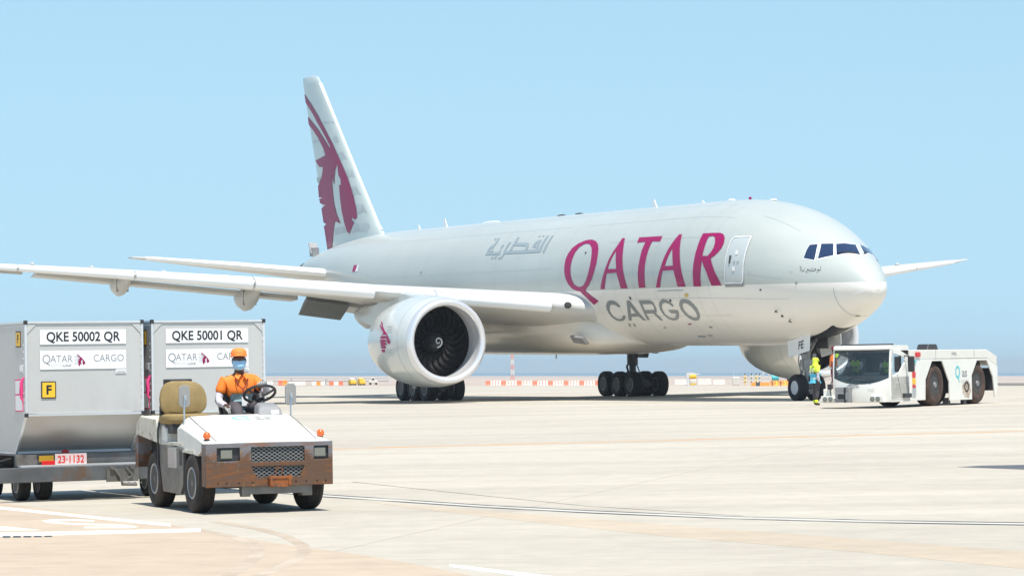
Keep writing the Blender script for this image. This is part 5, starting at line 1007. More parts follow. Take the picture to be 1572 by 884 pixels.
def person(parent, J, skinm='skin', name='person'):
    """J: joint name -> (x, y, z). One continuous body, every limb tapering to its joint."""
    rad = dict(pelvis=(.125, .105), spine=(.12, .10), chest=(.135, .10), neck=.052, jaw=(.070, .078), head=(.090, .104), crown=(.076, .088), shL=.062, shR=.062, elL=.042, elR=.042, wrL=.029, wrR=.029, haL=(.036, .018), haR=(.036, .018), hipL=.085, hipR=.085, knL=.057, knR=.057, anL=.04, anR=.04, toL=.036, toR=.036)
    ed = [('pelvis', 'spine'), ('spine', 'chest'), ('chest', 'neck'), ('neck', 'jaw'), ('jaw', 'head'), ('head', 'crown')]
    for s in 'LR': ed += [('chest', 'sh' + s), ('sh' + s, 'el' + s), ('el' + s, 'wr' + s), ('wr' + s, 'ha' + s), ('pelvis', 'hip' + s), ('hip' + s, 'kn' + s), ('kn' + s, 'an' + s), ('an' + s, 'to' + s)]
    pts = {k: (*J[k], rad[k]) for k in rad}
    return skin('body', pts, ed, M[skinm], parent, 'pelvis', 2)
def shell(parent, name, J, chain, m, root, sub=2):
    pts = {}; ed = []
    for i, (k, r) in enumerate(chain['pts'].items()):
        p = J[k] if k in J else chain['at'][k]; pts[k] = (*p, r)
    return skin(name, pts, chain['ed'], m, parent, root, sub)
def hand(parent, name, w, fwd, palm, side, m, curl=.6, L=.185):
    """palm, four unequal bent fingers and a thumb from the side of the palm. fwd: finger direction, palm: direction the palm faces, side: +1 thumb on fwd x palm side"""
    f = fwd.normalized(); p = (palm - f * palm.dot(f)).normalized(); s = f.cross(p) * side
    mb = MB(); k = L / .185; rings = []
    for d, hw, th in ((-.015, .024, .018), (.01, .031, .019), (.045, .040, .018), (.085, .042, .015), (.098, .038, .012)):
        rings.append([w + f * d * k + s * hw * k * math.cos(t) + p * th * k * math.sin(t) for t in [2 * math.pi * i / 12 for i in range(12)]])
    mb.loft(rings)
    for i, (off, ln) in enumerate(((.030, .072), (.010, .080), (-.011, .075), (-.030, .060))):
        b = w + f * .09 * k + s * off * k; d1 = (f * math.cos(curl * .5) + p * math.sin(curl * .5)); d2 = (f * math.cos(curl * 1.4) + p * math.sin(curl * 1.4)); d3 = (f * math.cos(curl * 2.2) + p * math.sin(curl * 2.2))
        a1 = b + d1 * ln * .45 * k; a2 = a1 + d2 * ln * .32 * k; a3 = a2 + d3 * ln * .25 * k; mb.tube([b - f * .012 * k, b, a1, a2, a3], [.0095 * k, .0095 * k, .009 * k, .0085 * k, .006 * k], 8)
    b = w + f * .03 * k + s * .034 * k; t1 = b + (f * .55 + s * .75 + p * .25).normalized() * .038 * k; t2 = t1 + (f * .85 + s * .2 + p * .5).normalized() * .032 * k; mb.tube([b - s * .012 * k, b, t1, t2], [.012 * k, .0115 * k, .0105 * k, .007 * k], 8)
    return mb.build(name, m, parent, 60)
def head_bits(parent, c, fwd, skinm, s=1.0):
    """nose, ears and eyes around the head centre c"""
    f = fwd.normalized(); l = Vector((0, 0, 1)).cross(f).normalized(); u = f.cross(l)
    mb = MB(); mb.loft([[c + f * (.078 * s) + u * .012 * s + l * a for a in (-.006, .006)] + [c + f * .085 * s + u * .012 * s], [c + f * .080 * s - u * .03 * s + l * a for a in (-.017, .017)] + [c + f * .108 * s - u * .03 * s], [c + f * .076 * s - u * .038 * s + l * a for a in (-.012, .012)] + [c + f * .092 * s - u * .04 * s]]); mb.build('nose', skinm, parent, 60)
    for q in (1, -1):
        mb = MB(); mb.ball(c + l * q * .078 * s - u * .012 * s - f * .006, (.018, .010, .032), 10, 7); mb.build('ear', skinm, parent, 60)
        mb = MB(); mb.ball(c + f * .078 * s + l * q * .032 * s + u * .008 * s, .009, 10, 6); mb.build('eye', M['eye_white'], parent, 60); mb = MB(); mb.ball(c + f * .0865 * s + l * q * .032 * s + u * .008 * s, .005, 8, 5); mb.build('pupil', M['ink'], parent, 60)
    mb = MB(); mb.tube([c + f * .080 * s - u * .058 * s - l * .024, c + f * .087 * s - u * .056 * s, c + f * .080 * s - u * .058 * s + l * .024], .005, 6); mb.build('mouth', M['maroon_cloth'], parent, 60)
def cap_on(parent, c, fwd, m, brim=True, r=.108):
    f = fwd.normalized(); l = Vector((0, 0, 1)).cross(f).normalized(); u = f.cross(l); mb = MB(); rings = []
    for z, q in ((-.012, .98), (.022, .99), (.05, .93), (.07, .74), (.08, .42), (.083, .05)): rings.append([c + f * (r * 1.06 * q * math.cos(t)) + l * (r * .92 * q * math.sin(t)) + u * z for t in [2 * math.pi * i / 24 for i in range(24)]])
    mb.loft(rings, caps=False); cp = mb.build('cap', m, parent, 60)
    if brim:
        mb = MB(); rings = []
        for th in (.004, -.004): rings.append([c + f * (r * .75 * math.cos(R(a)) + (.088 * math.cos(R(a)) ** .7 if abs(a) < 88 else 0)) + l * (r * .98 * math.sin(R(a))) + u * (th + .004 - .018 * math.sin(R(a)) ** 2) - u * .028 * math.cos(R(a)) for a in range(-85, 86, 10)] + [c + f * (r * .55 * math.cos(R(a))) + l * (r * .9 * math.sin(R(a))) + u * (th + .006) for a in range(80, -81, -20)])
        mb.loft(rings); mb.build('brim', m, cp, 40)
    return cp
# ---- seated driver of the baggage tractor
drv = thing('person', 'driver in orange polo, orange cap and blue face mask steering the baggage tractor', 'person', o_t, A_T - math.pi / 2)
J = dict(pelvis=(-.47, .22, 1.16), spine=(-.48, .22, 1.27), chest=(-.48, .22, 1.435), neck=(-.46, .215, 1.56), jaw=(-.435, .21, 1.635), head=(-.43, .205, 1.71), crown=(-.45, .205, 1.775),
         shL=(-.475, .405, 1.475), shR=(-.475, .03, 1.475), elL=(-.29, .505, 1.315), elR=(-.46, -.055, 1.225), wrL=(-.13, .42, 1.435), wrR=(-.25, -.01, 1.175), haL=(-.085, .385, 1.46), haR=(-.17, .0, 1.14),
         hipL=(-.42, .31, 1.15), hipR=(-.42, .13, 1.15), knL=(-.02, .36, 1.15), knR=(-.03, .06, 1.13), anL=(.06, .36, .86), anR=(.05, .08, .86), toL=(.18, .37, .82), toR=(.17, .07, .82))
J = {k: Vector(v) for k, v in J.items()}
person(drv, J, 'skin_dark')
f_h = Vector((.96, -.25, -.06))
head_bits(drv, J['head'] + Vector((.0, 0, .0)), f_h, M['skin_dark'])
cap_on(drv, J['head'] + Vector((-.010, 0, .060)), f_h + V(0, 0, .16), M['hv_orange_cap'], r=.104)
mb = MB(); c_ = J['head'] + Vector((0, 0, -.048)); f_ = f_h.normalized(); l_ = Vector((0, 0, 1)).cross(f_).normalized(); rings = []
for z, q, d in ((.045, 1.0, .088), (.02, 1.02, .112), (-.015, 1.0, .118), (-.045, .86, .105), (-.066, .58, .07)):
    rings.append([c_ + f_ * (d * math.cos(R(a)) + .0) + l_ * (.079 * q * math.sin(R(a))) + Vector((0, 0, z)) for a in range(-80, 81, 16)])
mb.loft(rings, caps=False, closed=False); mb.build('face_mask', M['mask_blue'], drv, 60)
at_ = dict(belt=V(-.47, .22, 1.175), uL=V(-.37, .475, 1.365), uR=V(-.466, -.03, 1.31), col=V(-.462, .216, 1.545), mid=V(-.47, .22, 1.225), bel=V(-.465, .22, 1.12), eL2=V(-.245, .485, 1.325), eR2=V(-.42, -.04, 1.21), tL=J['shL'], tR=J['shR'])
shell(drv, 'shirt', J, dict(at=at_, pts=dict(mid=(.172, .132), chest=(.158, .124), col=(.066, .066), shL=.070, shR=.070, uL=.070, uR=.070), ed=[('mid', 'chest'), ('chest', 'col'), ('chest', 'shL'), ('chest', 'shR'), ('shL', 'uL'), ('shR', 'uR')]), M['hv_orange'], 'chest')
shell(drv, 'shirt_hem', J, dict(at=at_, pts=dict(mid=(.155, .118), belt=(.158, .125), bel=(.145, .12)), ed=[('mid', 'belt'), ('belt', 'bel')]), M['grey_teal'], 'belt')
for s in 'LR':
    shell(drv, 'sleeve', J, dict(at=dict(a=at_['u' + s].lerp(J['sh' + s], .35)), pts={'a': .050, 'el' + s: .050, 'wr' + s: .037}, ed=[('a', 'el' + s), ('el' + s, 'wr' + s)]), M['sleeve'], 'el' + s)
    shell(drv, 'trouser_leg', J, dict(at={}, pts={'pelvis': (.128, .11), 'hip' + s: .094, 'kn' + s: .068, 'an' + s: .055}, ed=[('pelvis', 'hip' + s), ('hip' + s, 'kn' + s), ('kn' + s, 'an' + s)]), M['trouser'], 'pelvis')
    shell(drv, 'shoe', J, dict(at={}, pts={'an' + s: .05, 'to' + s: (.045, .04)}, ed=[('an' + s, 'to' + s)]), M['shoe'], 'an' + s)
hand(drv, 'glove', J['wrL'], V(.09, -.05, .02), V(.3, -.1, -1), -1, M['glove'], .85)
hand(drv, 'glove', J['wrR'], V(.10, .02, -.05), V(0, .3, -1), 1, M['glove'], .45)
mb = MB()
for q in (1, -1): mb.tube([V(-.40, .215 + q * .055, 1.545), V(-.355, .215 + q * .075, 1.47), V(-.325, .21 + q * .03, 1.395), V(-.315, .215, 1.37)], .006, 5)
mb.tube([V(-.315, .215, 1.37), V(-.31, .22, 1.30), V(-.305, .235, 1.27)], .006, 5); mb.build('lanyard', M['maroon_cloth'], drv, 40)
mb = MB(); mb.box(V(-.315, .235, 1.225), (.008, .075, .11)); mb.build('badge', M['label_white'], drv, 0, bevel=.003)
for q in (1, -1):
    mb = MB(); mb.hexa([V(-.40, .215 + q * .06, 1.56), V(-.36, .215 + q * .012, 1.53), V(-.345, .215 + q * .05, 1.475), V(-.37, .215 + q * .085, 1.51)] + [V(-.39, .215 + q * .06, 1.565), V(-.35, .215 + q * .012, 1.537), V(-.335, .215 + q * .05, 1.482), V(-.36, .215 + q * .085, 1.517)]); mb.build('collar', M['hv_orange'], drv, 40)
# ---- pedestrians
def stander(o, rz, label, h=1.74, stride=.12, suit='ramp', arm=.05):
    t = thing('person', label, 'person', o, rz); k = h / 1.74
    J = dict(pelvis=(0, 0, .95), spine=(.0, 0, 1.10), chest=(.01, 0, 1.30), neck=(.015, 0, 1.49), jaw=(.035, 0, 1.555), head=(.04, 0, 1.63), crown=(.025, 0, 1.69), shL=(.0, .19, 1.415), shR=(0, -.19, 1.415), elL=(-.04 + arm, .25, 1.13), elR=(-.05 - arm, -.25, 1.13), wrL=(.08 + arm, .25, .90), wrR=(.02 - arm, -.26, .88), haL=(.11 + arm, .24, .83), haR=(.04 - arm, -.26, .80),
             hipL=(0, .095, .90), hipR=(0, -.095, .90), knL=(.04 + stride * .5, .10, .50), knR=(.03 - stride * .3, -.10, .50), anL=(stride * .8, .10, .09), anR=(-stride * .9, -.10, .09), toL=(stride * .8 + .16, .11, .04), toR=(-stride * .9 + .16, -.11, .04))
    J = {a: Vector(b) * k for a, b in J.items()}; person(t, J, 'skin_dark')
    return t, J, k
p_m = at(1252, 622.6)
t, J, k = stander((p_m.x, p_m.y, 0), R(34), 'marshaller in yellow hood and yellow and cyan top walking by the nose wheels', 1.69, .05)
head_bits(t, J['head'], V(1, 0, 0), M['skin_dark'])
mb = MB(); c_ = J['head']; rings = []
for z, q, fr_ in ((-.17, 1.28, .0), (-.10, .98, .0), (-.04, .95, -.03), (.03, 1.0, -.03), (.08, .9, -.0), (.115, .6, .0), (.13, .1, 0)): rings.append([c_ + V(-.01 + .112 * q * math.cos(R(a)), .098 * q * math.sin(R(a)), z) for a in range(42, 319, 12)])
mb.loft(rings, caps=False, closed=False); mb.build('hood', M['hv_yellow'], t, 60)
cap_on(t, J['head'] + V(0, 0, .045), V(1, 0, -.1), M['hv_yellow'], r=.116)
at_ = dict(w1=V(.0, 0, 1.13) * k, w0=V(0, 0, .86) * k, wm=V(0, 0, 1.0) * k, col=V(.012, 0, 1.45) * k, uL=J['shL'].lerp(J['elL'], .8), uR=J['shR'].lerp(J['elR'], .8))
shell(t, 'jacket', J, dict(at=at_, pts=dict(w1=(.178, .14), chest=(.168, .135), col=(.085, .08), shL=.074, shR=.074, uL=.058, uR=.058), ed=[('w1', 'chest'), ('chest', 'col'), ('chest', 'shL'), ('chest', 'shR'), ('shL', 'uL'), ('shR', 'uR')]), M['hv_yellow'], 'chest')
shell(t, 'jacket_skirt', J, dict(at=at_, pts=dict(w1=(.178, .14), wm=(.182, .145), w0=(.18, .145)), ed=[('w1', 'wm'), ('wm', 'w0')]), M['hv_cyan'], 'wm')
for s in 'LR':
    shell(t, 'sleeve', J, dict(at=dict(a=at_['u' + s]), pts={'a': .055, 'el' + s: .054, 'wr' + s: .042}, ed=[('a', 'el' + s), ('el' + s, 'wr' + s)]), M['hv_cyan'] if s == 'L' else M['sleeve'], 'el' + s)
    shell(t, 'trouser_leg', J, dict(at=dict(sh=J['kn' + s].lerp(J['an' + s], .62)), pts={'pelvis': (.12, .105), 'hip' + s: .098, 'kn' + s: .078, 'sh': .068}, ed=[('pelvis', 'hip' + s), ('hip' + s, 'kn' + s), ('kn' + s, 'sh')]), M['trouser'], 'pelvis')
    shell(t, 'ankle_band', J, dict(at=dict(sh=J['kn' + s].lerp(J['an' + s], .66)), pts={'sh': .068, 'an' + s: .06}, ed=[('sh', 'an' + s)]), M['hv_yellow'], 'sh')
    shell(t, 'shoe', J, dict(at={}, pts={'an' + s: .052, 'to' + s: (.048, .04)}, ed=[('an' + s, 'to' + s)]), M['shoe'], 'an' + s)
    hand(t, 'hand', J['wr' + s], J['ha' + s] - J['wr' + s], V(0, -1 if s == 'L' else 1, 0), 1 if s == 'L' else -1, M['skin_dark'], .5)
for x0, z0 in ((-.168, 1.32), (-.168, 1.2)):
    mb = MB(); mb.box(V(x0 * k + .02, .06, z0 * k), (.012, .03, .13)); mb.box(V(x0 * k + .02, -.06, z0 * k), (.012, .03, .13)); mb.build('reflective_tape', M['tape'], t, 0)
mb = MB(); mb.lathe([(-.03, .172), (.03, .172)], V(0, 0, 1.0 * k), (0, 0, 1), 24, caps=False); mb.build('reflective_tape', M['tape'], t, 0)
# ================================================================ pushback tractor
M['push_white'] = mat('push_white', (.79, .765, .695), .35, var=.04, vscale=2, dirt=(.58, .54, .46), dscale=1.6, dlo=.6, dhi=.85, coat=.3)
M['push_cream'] = mat('push_cream', (.74, .71, .63), .4, var=.05, vscale=2)
A_P = R(-33); p0 = Vector((14.408, 96.136, 0)); PX = Vector((math.sin(A_P), -math.cos(A_P), 0)); PY = Vector((math.cos(A_P), math.sin(A_P), 0))
psh = thing('pushback_tractor', 'large white pushback tractor with glazed cab and big brown tyres beside the nose wheels', 'tractor', p0, A_P - math.pi / 2)
# local: x forward, y to the visible side, origin below the front wheel of the visible side
YS, YO = .25, -1.87
def side_poly(arch=True):
    out = [(-4.72, .55), (-4.45, .20), (-4.38, .62), (-4.30, .95), (-3.80, 1.52), (-2.95, 1.52), (-2.47, 1.0), (-2.47, .17), (-.60, .17), (-.58, .80), (-.02, 1.52), (.80, 1.52), (1.34, .90), (1.38, .22), (2.6, .22), (2.6, 1.585), (-3.86, 1.585), (-4.72, 1.30)]
    return out
mb = MB(); mb.prism(side_poly(), XZ, YS - .05, YS); mb.prism(side_poly(), XZ, YO, YO + .05)
body = mb.build('body', M['push_white'], psh, 0, bevel=.01)
mb = MB(); mb.box((-1.0, -.81, .95), (6.6, 1.15, 1.1)); mb.box((-1.5, -.81, 1.3), (1.7, 2.0, .5)); mb.box((2.2, -.81, .9), (.7, 2.0, 1.3)); mb.box((-4.5, -.81, .85), (.3, 2.0, .8)); mb.build('chassis', M['plastic_dark'], psh, 0)
mb = MB(); mb.prism([(2.55, 1.60), (2.55, 1.91), (-3.86, 1.90), (-4.72, 1.66), (-4.72, 1.33), (-3.86, 1.60)], XZ, YO + .02, YS - .02); deck = mb.build('deck', M['push_cream'], psh, 0, bevel=.02)
for x in (.45, -2.75): mb = MB(); mb.box((x, YS - .019, 1.755), (.02, .008, .29)); mb.build('deck_joint', M['strut'], deck, 0)
text_obj('TREPEL', 'lettering', M['grey_ink'], deck, frame_mtx((-1.05, YS - .012, 1.76), (-1, 0, 0), (0, 0, 1)), .14)
text_obj('as', 'lettering', M['grey_ink'], body, frame_mtx((-1.86, YS + .004, 1.10), (-1, 0, 0), (0, 0, 1)), .44, offset=.008, sx=1.2)
mb = MB(); n = 36; mb.add([Vector((-1.28 - .20 * r_ * math.cos(t), YS + .004, 1.13 + .22 * r_ * math.sin(t))) for r_ in (.62, 1.0) for t in [2 * math.pi * i / n for i in range(n)]], [(i, (i + 1) % n, n + (i + 1) % n, n + i) for i in range(n)]); mb.add([Vector(v) for v in ((-1.26, YS + .0045, .93), (-1.38, YS + .0045, .93), (-1.44, YS + .0045, .74))], [(0, 1, 2)]); mb.build('emblem', M['teal'], body, 0)
for z, a, b in ((.84, -1.55, -2.2), (.78, -1.55, -2.1)): mb = MB(); mb.box(((a + b) / 2, YS + .002, z), (b - a, .004, .02)); mb.build('small_print', M['faded_print'], body, 0)
# sooty exhaust outlet low on the side
M['soot'] = mat('soot', (.03, .022, .018), .9)
mb = MB(); mb.lathe([(0, .17), (.012, .19), (.014, .13), (-.08, .12)], (-2.0, YS, .62), (0, 1, 0), 20); mb.build('exhaust_outlet', M['soot'], body, 40)
random.seed(5); mb = MB(); n = 28; ring = [Vector((-2.0 + (.30 + .10 * random.random()) * math.cos(t), YS + .003, .56 + (.30 + .10 * random.random()) * math.sin(t) * (1.0 if math.sin(t) < 0 else .75))) for t in [2 * math.pi * i / n for i in range(n)]]
mb.add(ring, [tuple(range(n))]); M['soot_stain'] = mat('soot_stain', (.60, .50, .40), .7, dirt=(.12, .08, .055), dscale=3.5, dlo=.40, dhi=.72); mb.build('soot_stain', M['soot_stain'], body, 0)
mb = MB(); mb.box((-1.95, YS - .1, .12), (.25, .12, .2)); mb.build('exhaust_pipe', M['plastic_dark'], body, 0)
for x in (0, -3.26):
    for y in (YS - .33, YO + .33):
        s = 1 if y > -1 else -1; xx = x + (.42 if x == 0 else .12)
        ty, rm = wheel(psh, (xx, y, .715), .715, .56, 'rubber_brown', 'rim_dark', (0, 1, 0), .25, 44)
        mb = MB(); mb.lathe([(0, .30), (.02, .36), (.03, .35), (.02, .24), (.05, .22), (.06, .1), (.1, .09), (.1, .01)], (xx, y + s * .17, .715), (0, s, 0), 28); mb.build('hub', M['plastic_grey'], rm, 40)
        mb = MB()
        for k in range(10): t_ = k * math.pi / 5; mb.cyl((xx + .27 * math.cos(t_), y + s * .19, .715 + .27 * math.sin(t_)), (xx + .27 * math.cos(t_), y + s * .225, .715 + .27 * math.sin(t_)), .022, n=6)
        mb.build('wheel_nuts', M['rim_grey'], rm, 0)
mb = MB(); mb.box((-.75, YS - .2, .13), (.2, .2, .26)); mb.build('jack', M['plastic_dark'], psh, 0)
# beacon bar on the deck
mb = MB(); mb.prism([(-.25, 1.90), (.65, 1.90), (.52, 2.10), (-.12, 2.10)], XZ, -.40, .02); mb.build('air_intake', M['plastic_dark'], psh, 0, bevel=.03)
# cab: lower shell, pillars, roof, glazing
XF = 4.05
def bow(y): return XF + .16 * (1 - ((y + .81) / 1.06) ** 2)      # gently curved nose
ys = [YO + (YS - YO) * i / 12 for i in range(13)]
glz = lambda y: .80 + .24 * abs((y + .81) / 1.06) ** 2.2       # lower edge of the windscreen sags in the middle
mb = MB()
front = [Vector((bow(y), y, .22)) for y in ys]; top_ = [Vector((bow(y) + .02, y, glz(y))) for y in ys]
poly = front; rings = []
for zf in (0, .3, .7, 1.0):
    rings.append([Vector((bow(y) + .03 * math.sin(zf * 3.1), y, .20 + (glz(y) - .20) * zf)) for y in ys] + [Vector((2.62, YS, .20 + .86 * zf)), Vector((2.62, YO, .20 + .86 * zf))])
mb.loft(rings); cab = mb.build('cab', M['push_white'], psh, 40, bevel=.02)
slope = lambda z: -.10 * max(z - 1.0, 0) ** 1.5
def fx(y, z): return bow(y) + slope(z)
# A pillars, rear wall, roof
for y0, y1 in ((YO, YO + .07), (YS - .07, YS)):
    mb = MB(); mb.loft([[Vector((fx(y, z) + d, y, z)) for d, y in ((-.10, y0), (-.10, y1), (.0, y1), (.0, y0))] for z in (1.0, 1.3, 1.6, 1.93)]); mb.build('pillar', M['push_white'], cab, 40)
mb = MB(); mb.loft([[Vector((fx(y, 1.93) + e, y * .98 - .02, z)) for y in ys] + [Vector((2.62 - e, YS * .98 - .02, z)), Vector((2.62 - e, YO * .98 - .02, z))] for z, e in ((1.90, .0), (1.96, .04), (2.03, .02), (2.075, -.08))]); roof = mb.build('roof', M['push_white'], cab, 40)
mb = MB(); mb.box((3.6, -.81, 2.10), (.06, 1.9, .05)); mb.build('roof_rail', M['strut_dark'], roof, 0)
mb = MB(); rows = []
for q in (0, .33, .66, 1.0): rows.append([Vector((fx(y, glz(y) + (1.93 - glz(y)) * q) + .006, y, glz(y) + (1.93 - glz(y)) * q)) for y in np.linspace(YO + .06, YS - .06, 13)])
mb.loft(rows, caps=False, closed=False); mb.build('windscreen', M['glass'], cab, 60)
mb = MB(); mb.loft([[Vector((fx(y, z) + .012, y, z)) for y in np.linspace(YO + .06, YS - .06, 13)] for z in (1.84, 1.93)], caps=False, closed=False); mb.build('sun_band', M['plastic_dark'], cab, 60)
# side wall around the side window, and door
sw = [(3.90, 1.06), (3.98, 1.4), (3.84, 1.82), (2.90, 1.66), (2.95, 1.50), (3.35, 1.18)]
for y0, y1, win in ((YS - .05, YS, True), (YO, YO + .05, False)):
    outer = [(2.62, .20), (4.02, .20), (4.04, 1.0), (3.99, 1.5), (3.94, 1.93), (3.4, 1.93), (2.62, 1.70)]
    r = fill([outer, sw]); r = (r[0], 0, r[1]); mb = MB(); n = len(r[0]); vs = [Vector((v.x, y0, v.y)) for v in r[0]] + [Vector((v.x, y1, v.y)) for v in r[0]]; fs = [tuple(f) for f in r[2]] + [tuple(i + n for i in f) for f in r[2]]; cnt = set()
    for f in r[2]:
        for i in range(len(f)): cnt.add((f[i], f[(i + 1) % len(f)]))
    fs += [(a, b, b + n, a + n) for a, b in cnt if (b, a) not in cnt]; mb.add(vs, fs); sd = mb.build('side_wall', M['push_white'], cab, 0)
    mb = MB(); ym = (y0 + y1) / 2; mb.add([Vector((a, ym, b)) for a, b in sw], [tuple(range(len(sw)))]); mb.build('side_window', M['glass'], cab, 0)
mb = MB(); mb.tube([(3.55, YS + .004, 1.10), (3.25, YS + .004, .35), (2.75, YS + .004, .32)], .008, 4); mb.build('door_seam', M['strut'], cab, 0)
mb = MB(); mb.box((2.9, YS + .03, .40), (.55, .10, .14)); mb.build('step', M['plastic_dark'], cab, 0)
mb = MB(); mb.box((2.60, -.9, 1.35), (.06, 2.2, 1.1)); mb.build('rear_wall', M['strut_dark'], cab, 0)
mb = MB(); mb.box((3.3, -.81, .85), (1.3, 2.08, .06)); mb.build('cab_floor', M['plastic_dark'], cab, 0)
mb = MB(); mb.box((3.83, -.81, .98), (.35, 2.08, .2)); mb.box((3.78, -.55, 1.12), (.2, .5, .12)); mb.build('dashboard', M['plastic_grey'], cab, 0, bevel=.03)
mb = MB(); c_ = Vector((3.55, -1.5, 1.20)); mb.tube([c_ + Vector((.10 * math.sin(t), .2 * math.cos(t), .17 * math.sin(t) * -1)) for t in [2 * math.pi * i / 24 for i in range(24)]], .015, 6, closed=True); mb.build('steering_wheel', M['plastic_dark'], cab, 60)
for y in (-1.5, -.35): mb = MB(); mb.box((3.0, y, 1.02), (.5, .5, .14)); mb.box((2.78, y, 1.35), (.12, .48, .6)); mb.build('seat', M['plastic_grey'], cab, 0, bevel=.03)
mb = MB(); mb.box((fx(-1.7, 1.75) + .014, -1.70, 1.76), (.006, .12, .13)); mb.build('sticker', M['hv_lime'], cab, 0)
mb = MB(); mb.tube([(fx(-.9, .9) + .04, -1.3, .87), (fx(-.8, 1) + .04, -1.0, 1.04), (fx(-.4, .98) + .04, -.35, .96)], .014, 6); mb.build('wiper', M['plastic_dark'], cab, 40)
# mirrors
mb = MB(); mb.tube([(3.0, YS - .02, 1.72), (2.95, YS + .16, 1.70), (2.95, YS + .20, 1.60)], .02, 6); mr_ = mb.build('mirror_arm', M['plastic_dark'], cab, 40); mb = MB(); mb.box((2.93, YS + .22, 1.44), (.10, .24, .52)); mb.build('mirror', M['plastic_dark'], mr_, 0, bevel=.04)
mb = MB(); mb.tube([(XF + .05, YO - .0, .95), (XF + .15, YO - .05, .70), (XF + .1, YO, .3)], .018, 6); mb.box((XF + .14, YO - .05, .72), (.08, .14, .18)); mb.build('guard_rail', M['plastic_dark'], cab, 0)
# front coupling, headlamps, bumper blocks
mb = MB(); mb.box((XF + .24, -1.35, .46), (.30, .52, .50)); mb.box((XF + .40, -1.35, .40), (.06, .40, .26)); cpl = mb.build('coupling', M['plastic_grey'], psh, 0, bevel=.02)
mb = MB(); mb.box((XF + .437, -1.35, .40), (.02, .26, .16)); mb.cyl((XF + .42, -1.23, .20), (XF + .42, -1.23, .70), .03, n=10); mb.build('coupling_jaw', M['black'], cpl, 0)
text_obj('TREPEL', 'lettering', M['grey_ink'], cab, frame_mtx((bow(-1.0) + .035, -1.02, .735), (0, 1, 0), (0, 0, 1)), .13, offset=.004)
text_obj('20.07', 'lettering', M['faded_print'], cab, frame_mtx((bow(-.45) + .03, -.42, .60), (0, 1, 0), (0, 0, 1)), .13)
for y in (-1.95, -.22):
    mb = MB(); mb.prism([(-.32, 0), (.32, 0), (.26, .22), (-.16, .22)], lambda a, b, q: Vector((XF + .13 + q, y + a * (1 if y > -1 else -1), .20 + b)), -.1, .10); hl = mb.build('headlight', M['push_cream'], psh, 0, bevel=.02)
    for d in (-.1, .1): mb = MB(); mb.lathe([(0, .075), (.02, .085), (.03, .06), (.035, .01)], (XF + .23, y + d, .31), (1, 0, 0), 18); mb.build('lens', M['lamp_glass'], hl, 50)
for z, m, h in ((1.08, 'red', .20), (.86, 'label_yellow', .20), (.69, 'red', .10)): mb = MB(); mb.box((2.30, YS + .02, z), (.20, .04, h)); mb.build('marker_lamp', M[m], psh, 0, bevel=.01)
mb = MB(); mb.box((2.30, YS + .01, .50), (.26, .03, .26)); mb.build('reflector', M['chrome'], psh, 0)
mb = MB(); mb.box((1.95, YS + .02, 1.75), (.34, .05, .16)); mb.build('marker_lamp', M['red'], psh, 0, bevel=.02)
mb = MB(); mb.box((2.18, YS + .02, 1.52), (.12, .03, .10)); mb.build('switch', M['teal'], psh, 0)
# ---- occupants and the crew member on the far side step
def seated(x, y, z, label, vest, capm=None):
    t = thing('person', label, 'person', p0, A_P - math.pi / 2)
    J = dict(pelvis=(0, 0, .10), spine=(0, 0, .26), chest=(.02, 0, .44), neck=(.03, 0, .60), jaw=(.055, 0, .665), head=(.06, 0, .735), crown=(.045, 0, .80), shL=(.0, .19, .54), shR=(0, -.19, .54), elL=(.10, .26, .30), elR=(.10, -.26, .30), wrL=(.34, .17, .33), wrR=(.34, -.17, .33), haL=(.40, .15, .34), haR=(.40, -.15, .34), hipL=(.04, .1, .08), hipR=(.04, -.1, .08), knL=(.42, .12, .12), knR=(.42, -.12, .12), anL=(.45, .12, -.2), anR=(.45, -.12, -.2), toL=(.55, .12, -.22), toR=(.55, -.12, -.22))
    J = {a: Vector(b) + Vector((x, y, z)) for a, b in J.items()}; person(t, J, 'skin_dark'); head_bits(t, J['head'], V(1, 0, 0), M['skin_dark'])
    a_ = dict(mid=J['spine'] + V(0, 0, .02), col=J['neck'] - V(0, 0, .04), uL=J['shL'].lerp(J['elL'], .3), uR=J['shR'].lerp(J['elR'], .3))
    shell(t, 'vest', J, dict(at=a_, pts=dict(pelvis=(.14, .12), mid=(.15, .12), chest=(.165, .125), col=(.07, .07), shL=.075, shR=.075), ed=[('pelvis', 'mid'), ('mid', 'chest'), ('chest', 'col'), ('chest', 'shL'), ('chest', 'shR')]), vest, 'chest')
    for s in 'LR':
        shell(t, 'sleeve', J, dict(at={}, pts={'sh' + s: .066, 'el' + s: .052, 'wr' + s: .04}, ed=[('sh' + s, 'el' + s), ('el' + s, 'wr' + s)]), M['sleeve'], 'el' + s)
        hand(t, 'hand', J['wr' + s], J['ha' + s] - J['wr' + s], V(0, 0, -1), -1 if s == 'L' else 1, M['skin_dark'], .7)
        shell(t, 'trouser_leg', J, dict(at={}, pts={'pelvis': (.12, .1), 'hip' + s: .09, 'kn' + s: .066, 'an' + s: .05}, ed=[('pelvis', 'hip' + s), ('hip' + s, 'kn' + s), ('kn' + s, 'an' + s)]), M['trouser'], 'pelvis')
    cap_on(t, J['head'] + V(0, 0, .05), V(1, 0, 0), capm or M['plastic_dark'], r=.108)
    return t
seated(3.02, -1.5, 1.02, 'driver in lime vest seen through the windscreen of the pushback tractor', M['hv_lime'])
seated(3.02, -.33, .98, 'passenger in lime vest beside the side window of the pushback tractor', M['hv_lime'])
pw = p0 + PX * 3.0 + PY * (-2.36)
t, J, k = stander((pw.x, pw.y, .34), R(5), 'crew member in orange vest and maroon trousers standing at the left edge of the cab', 1.72, .0)
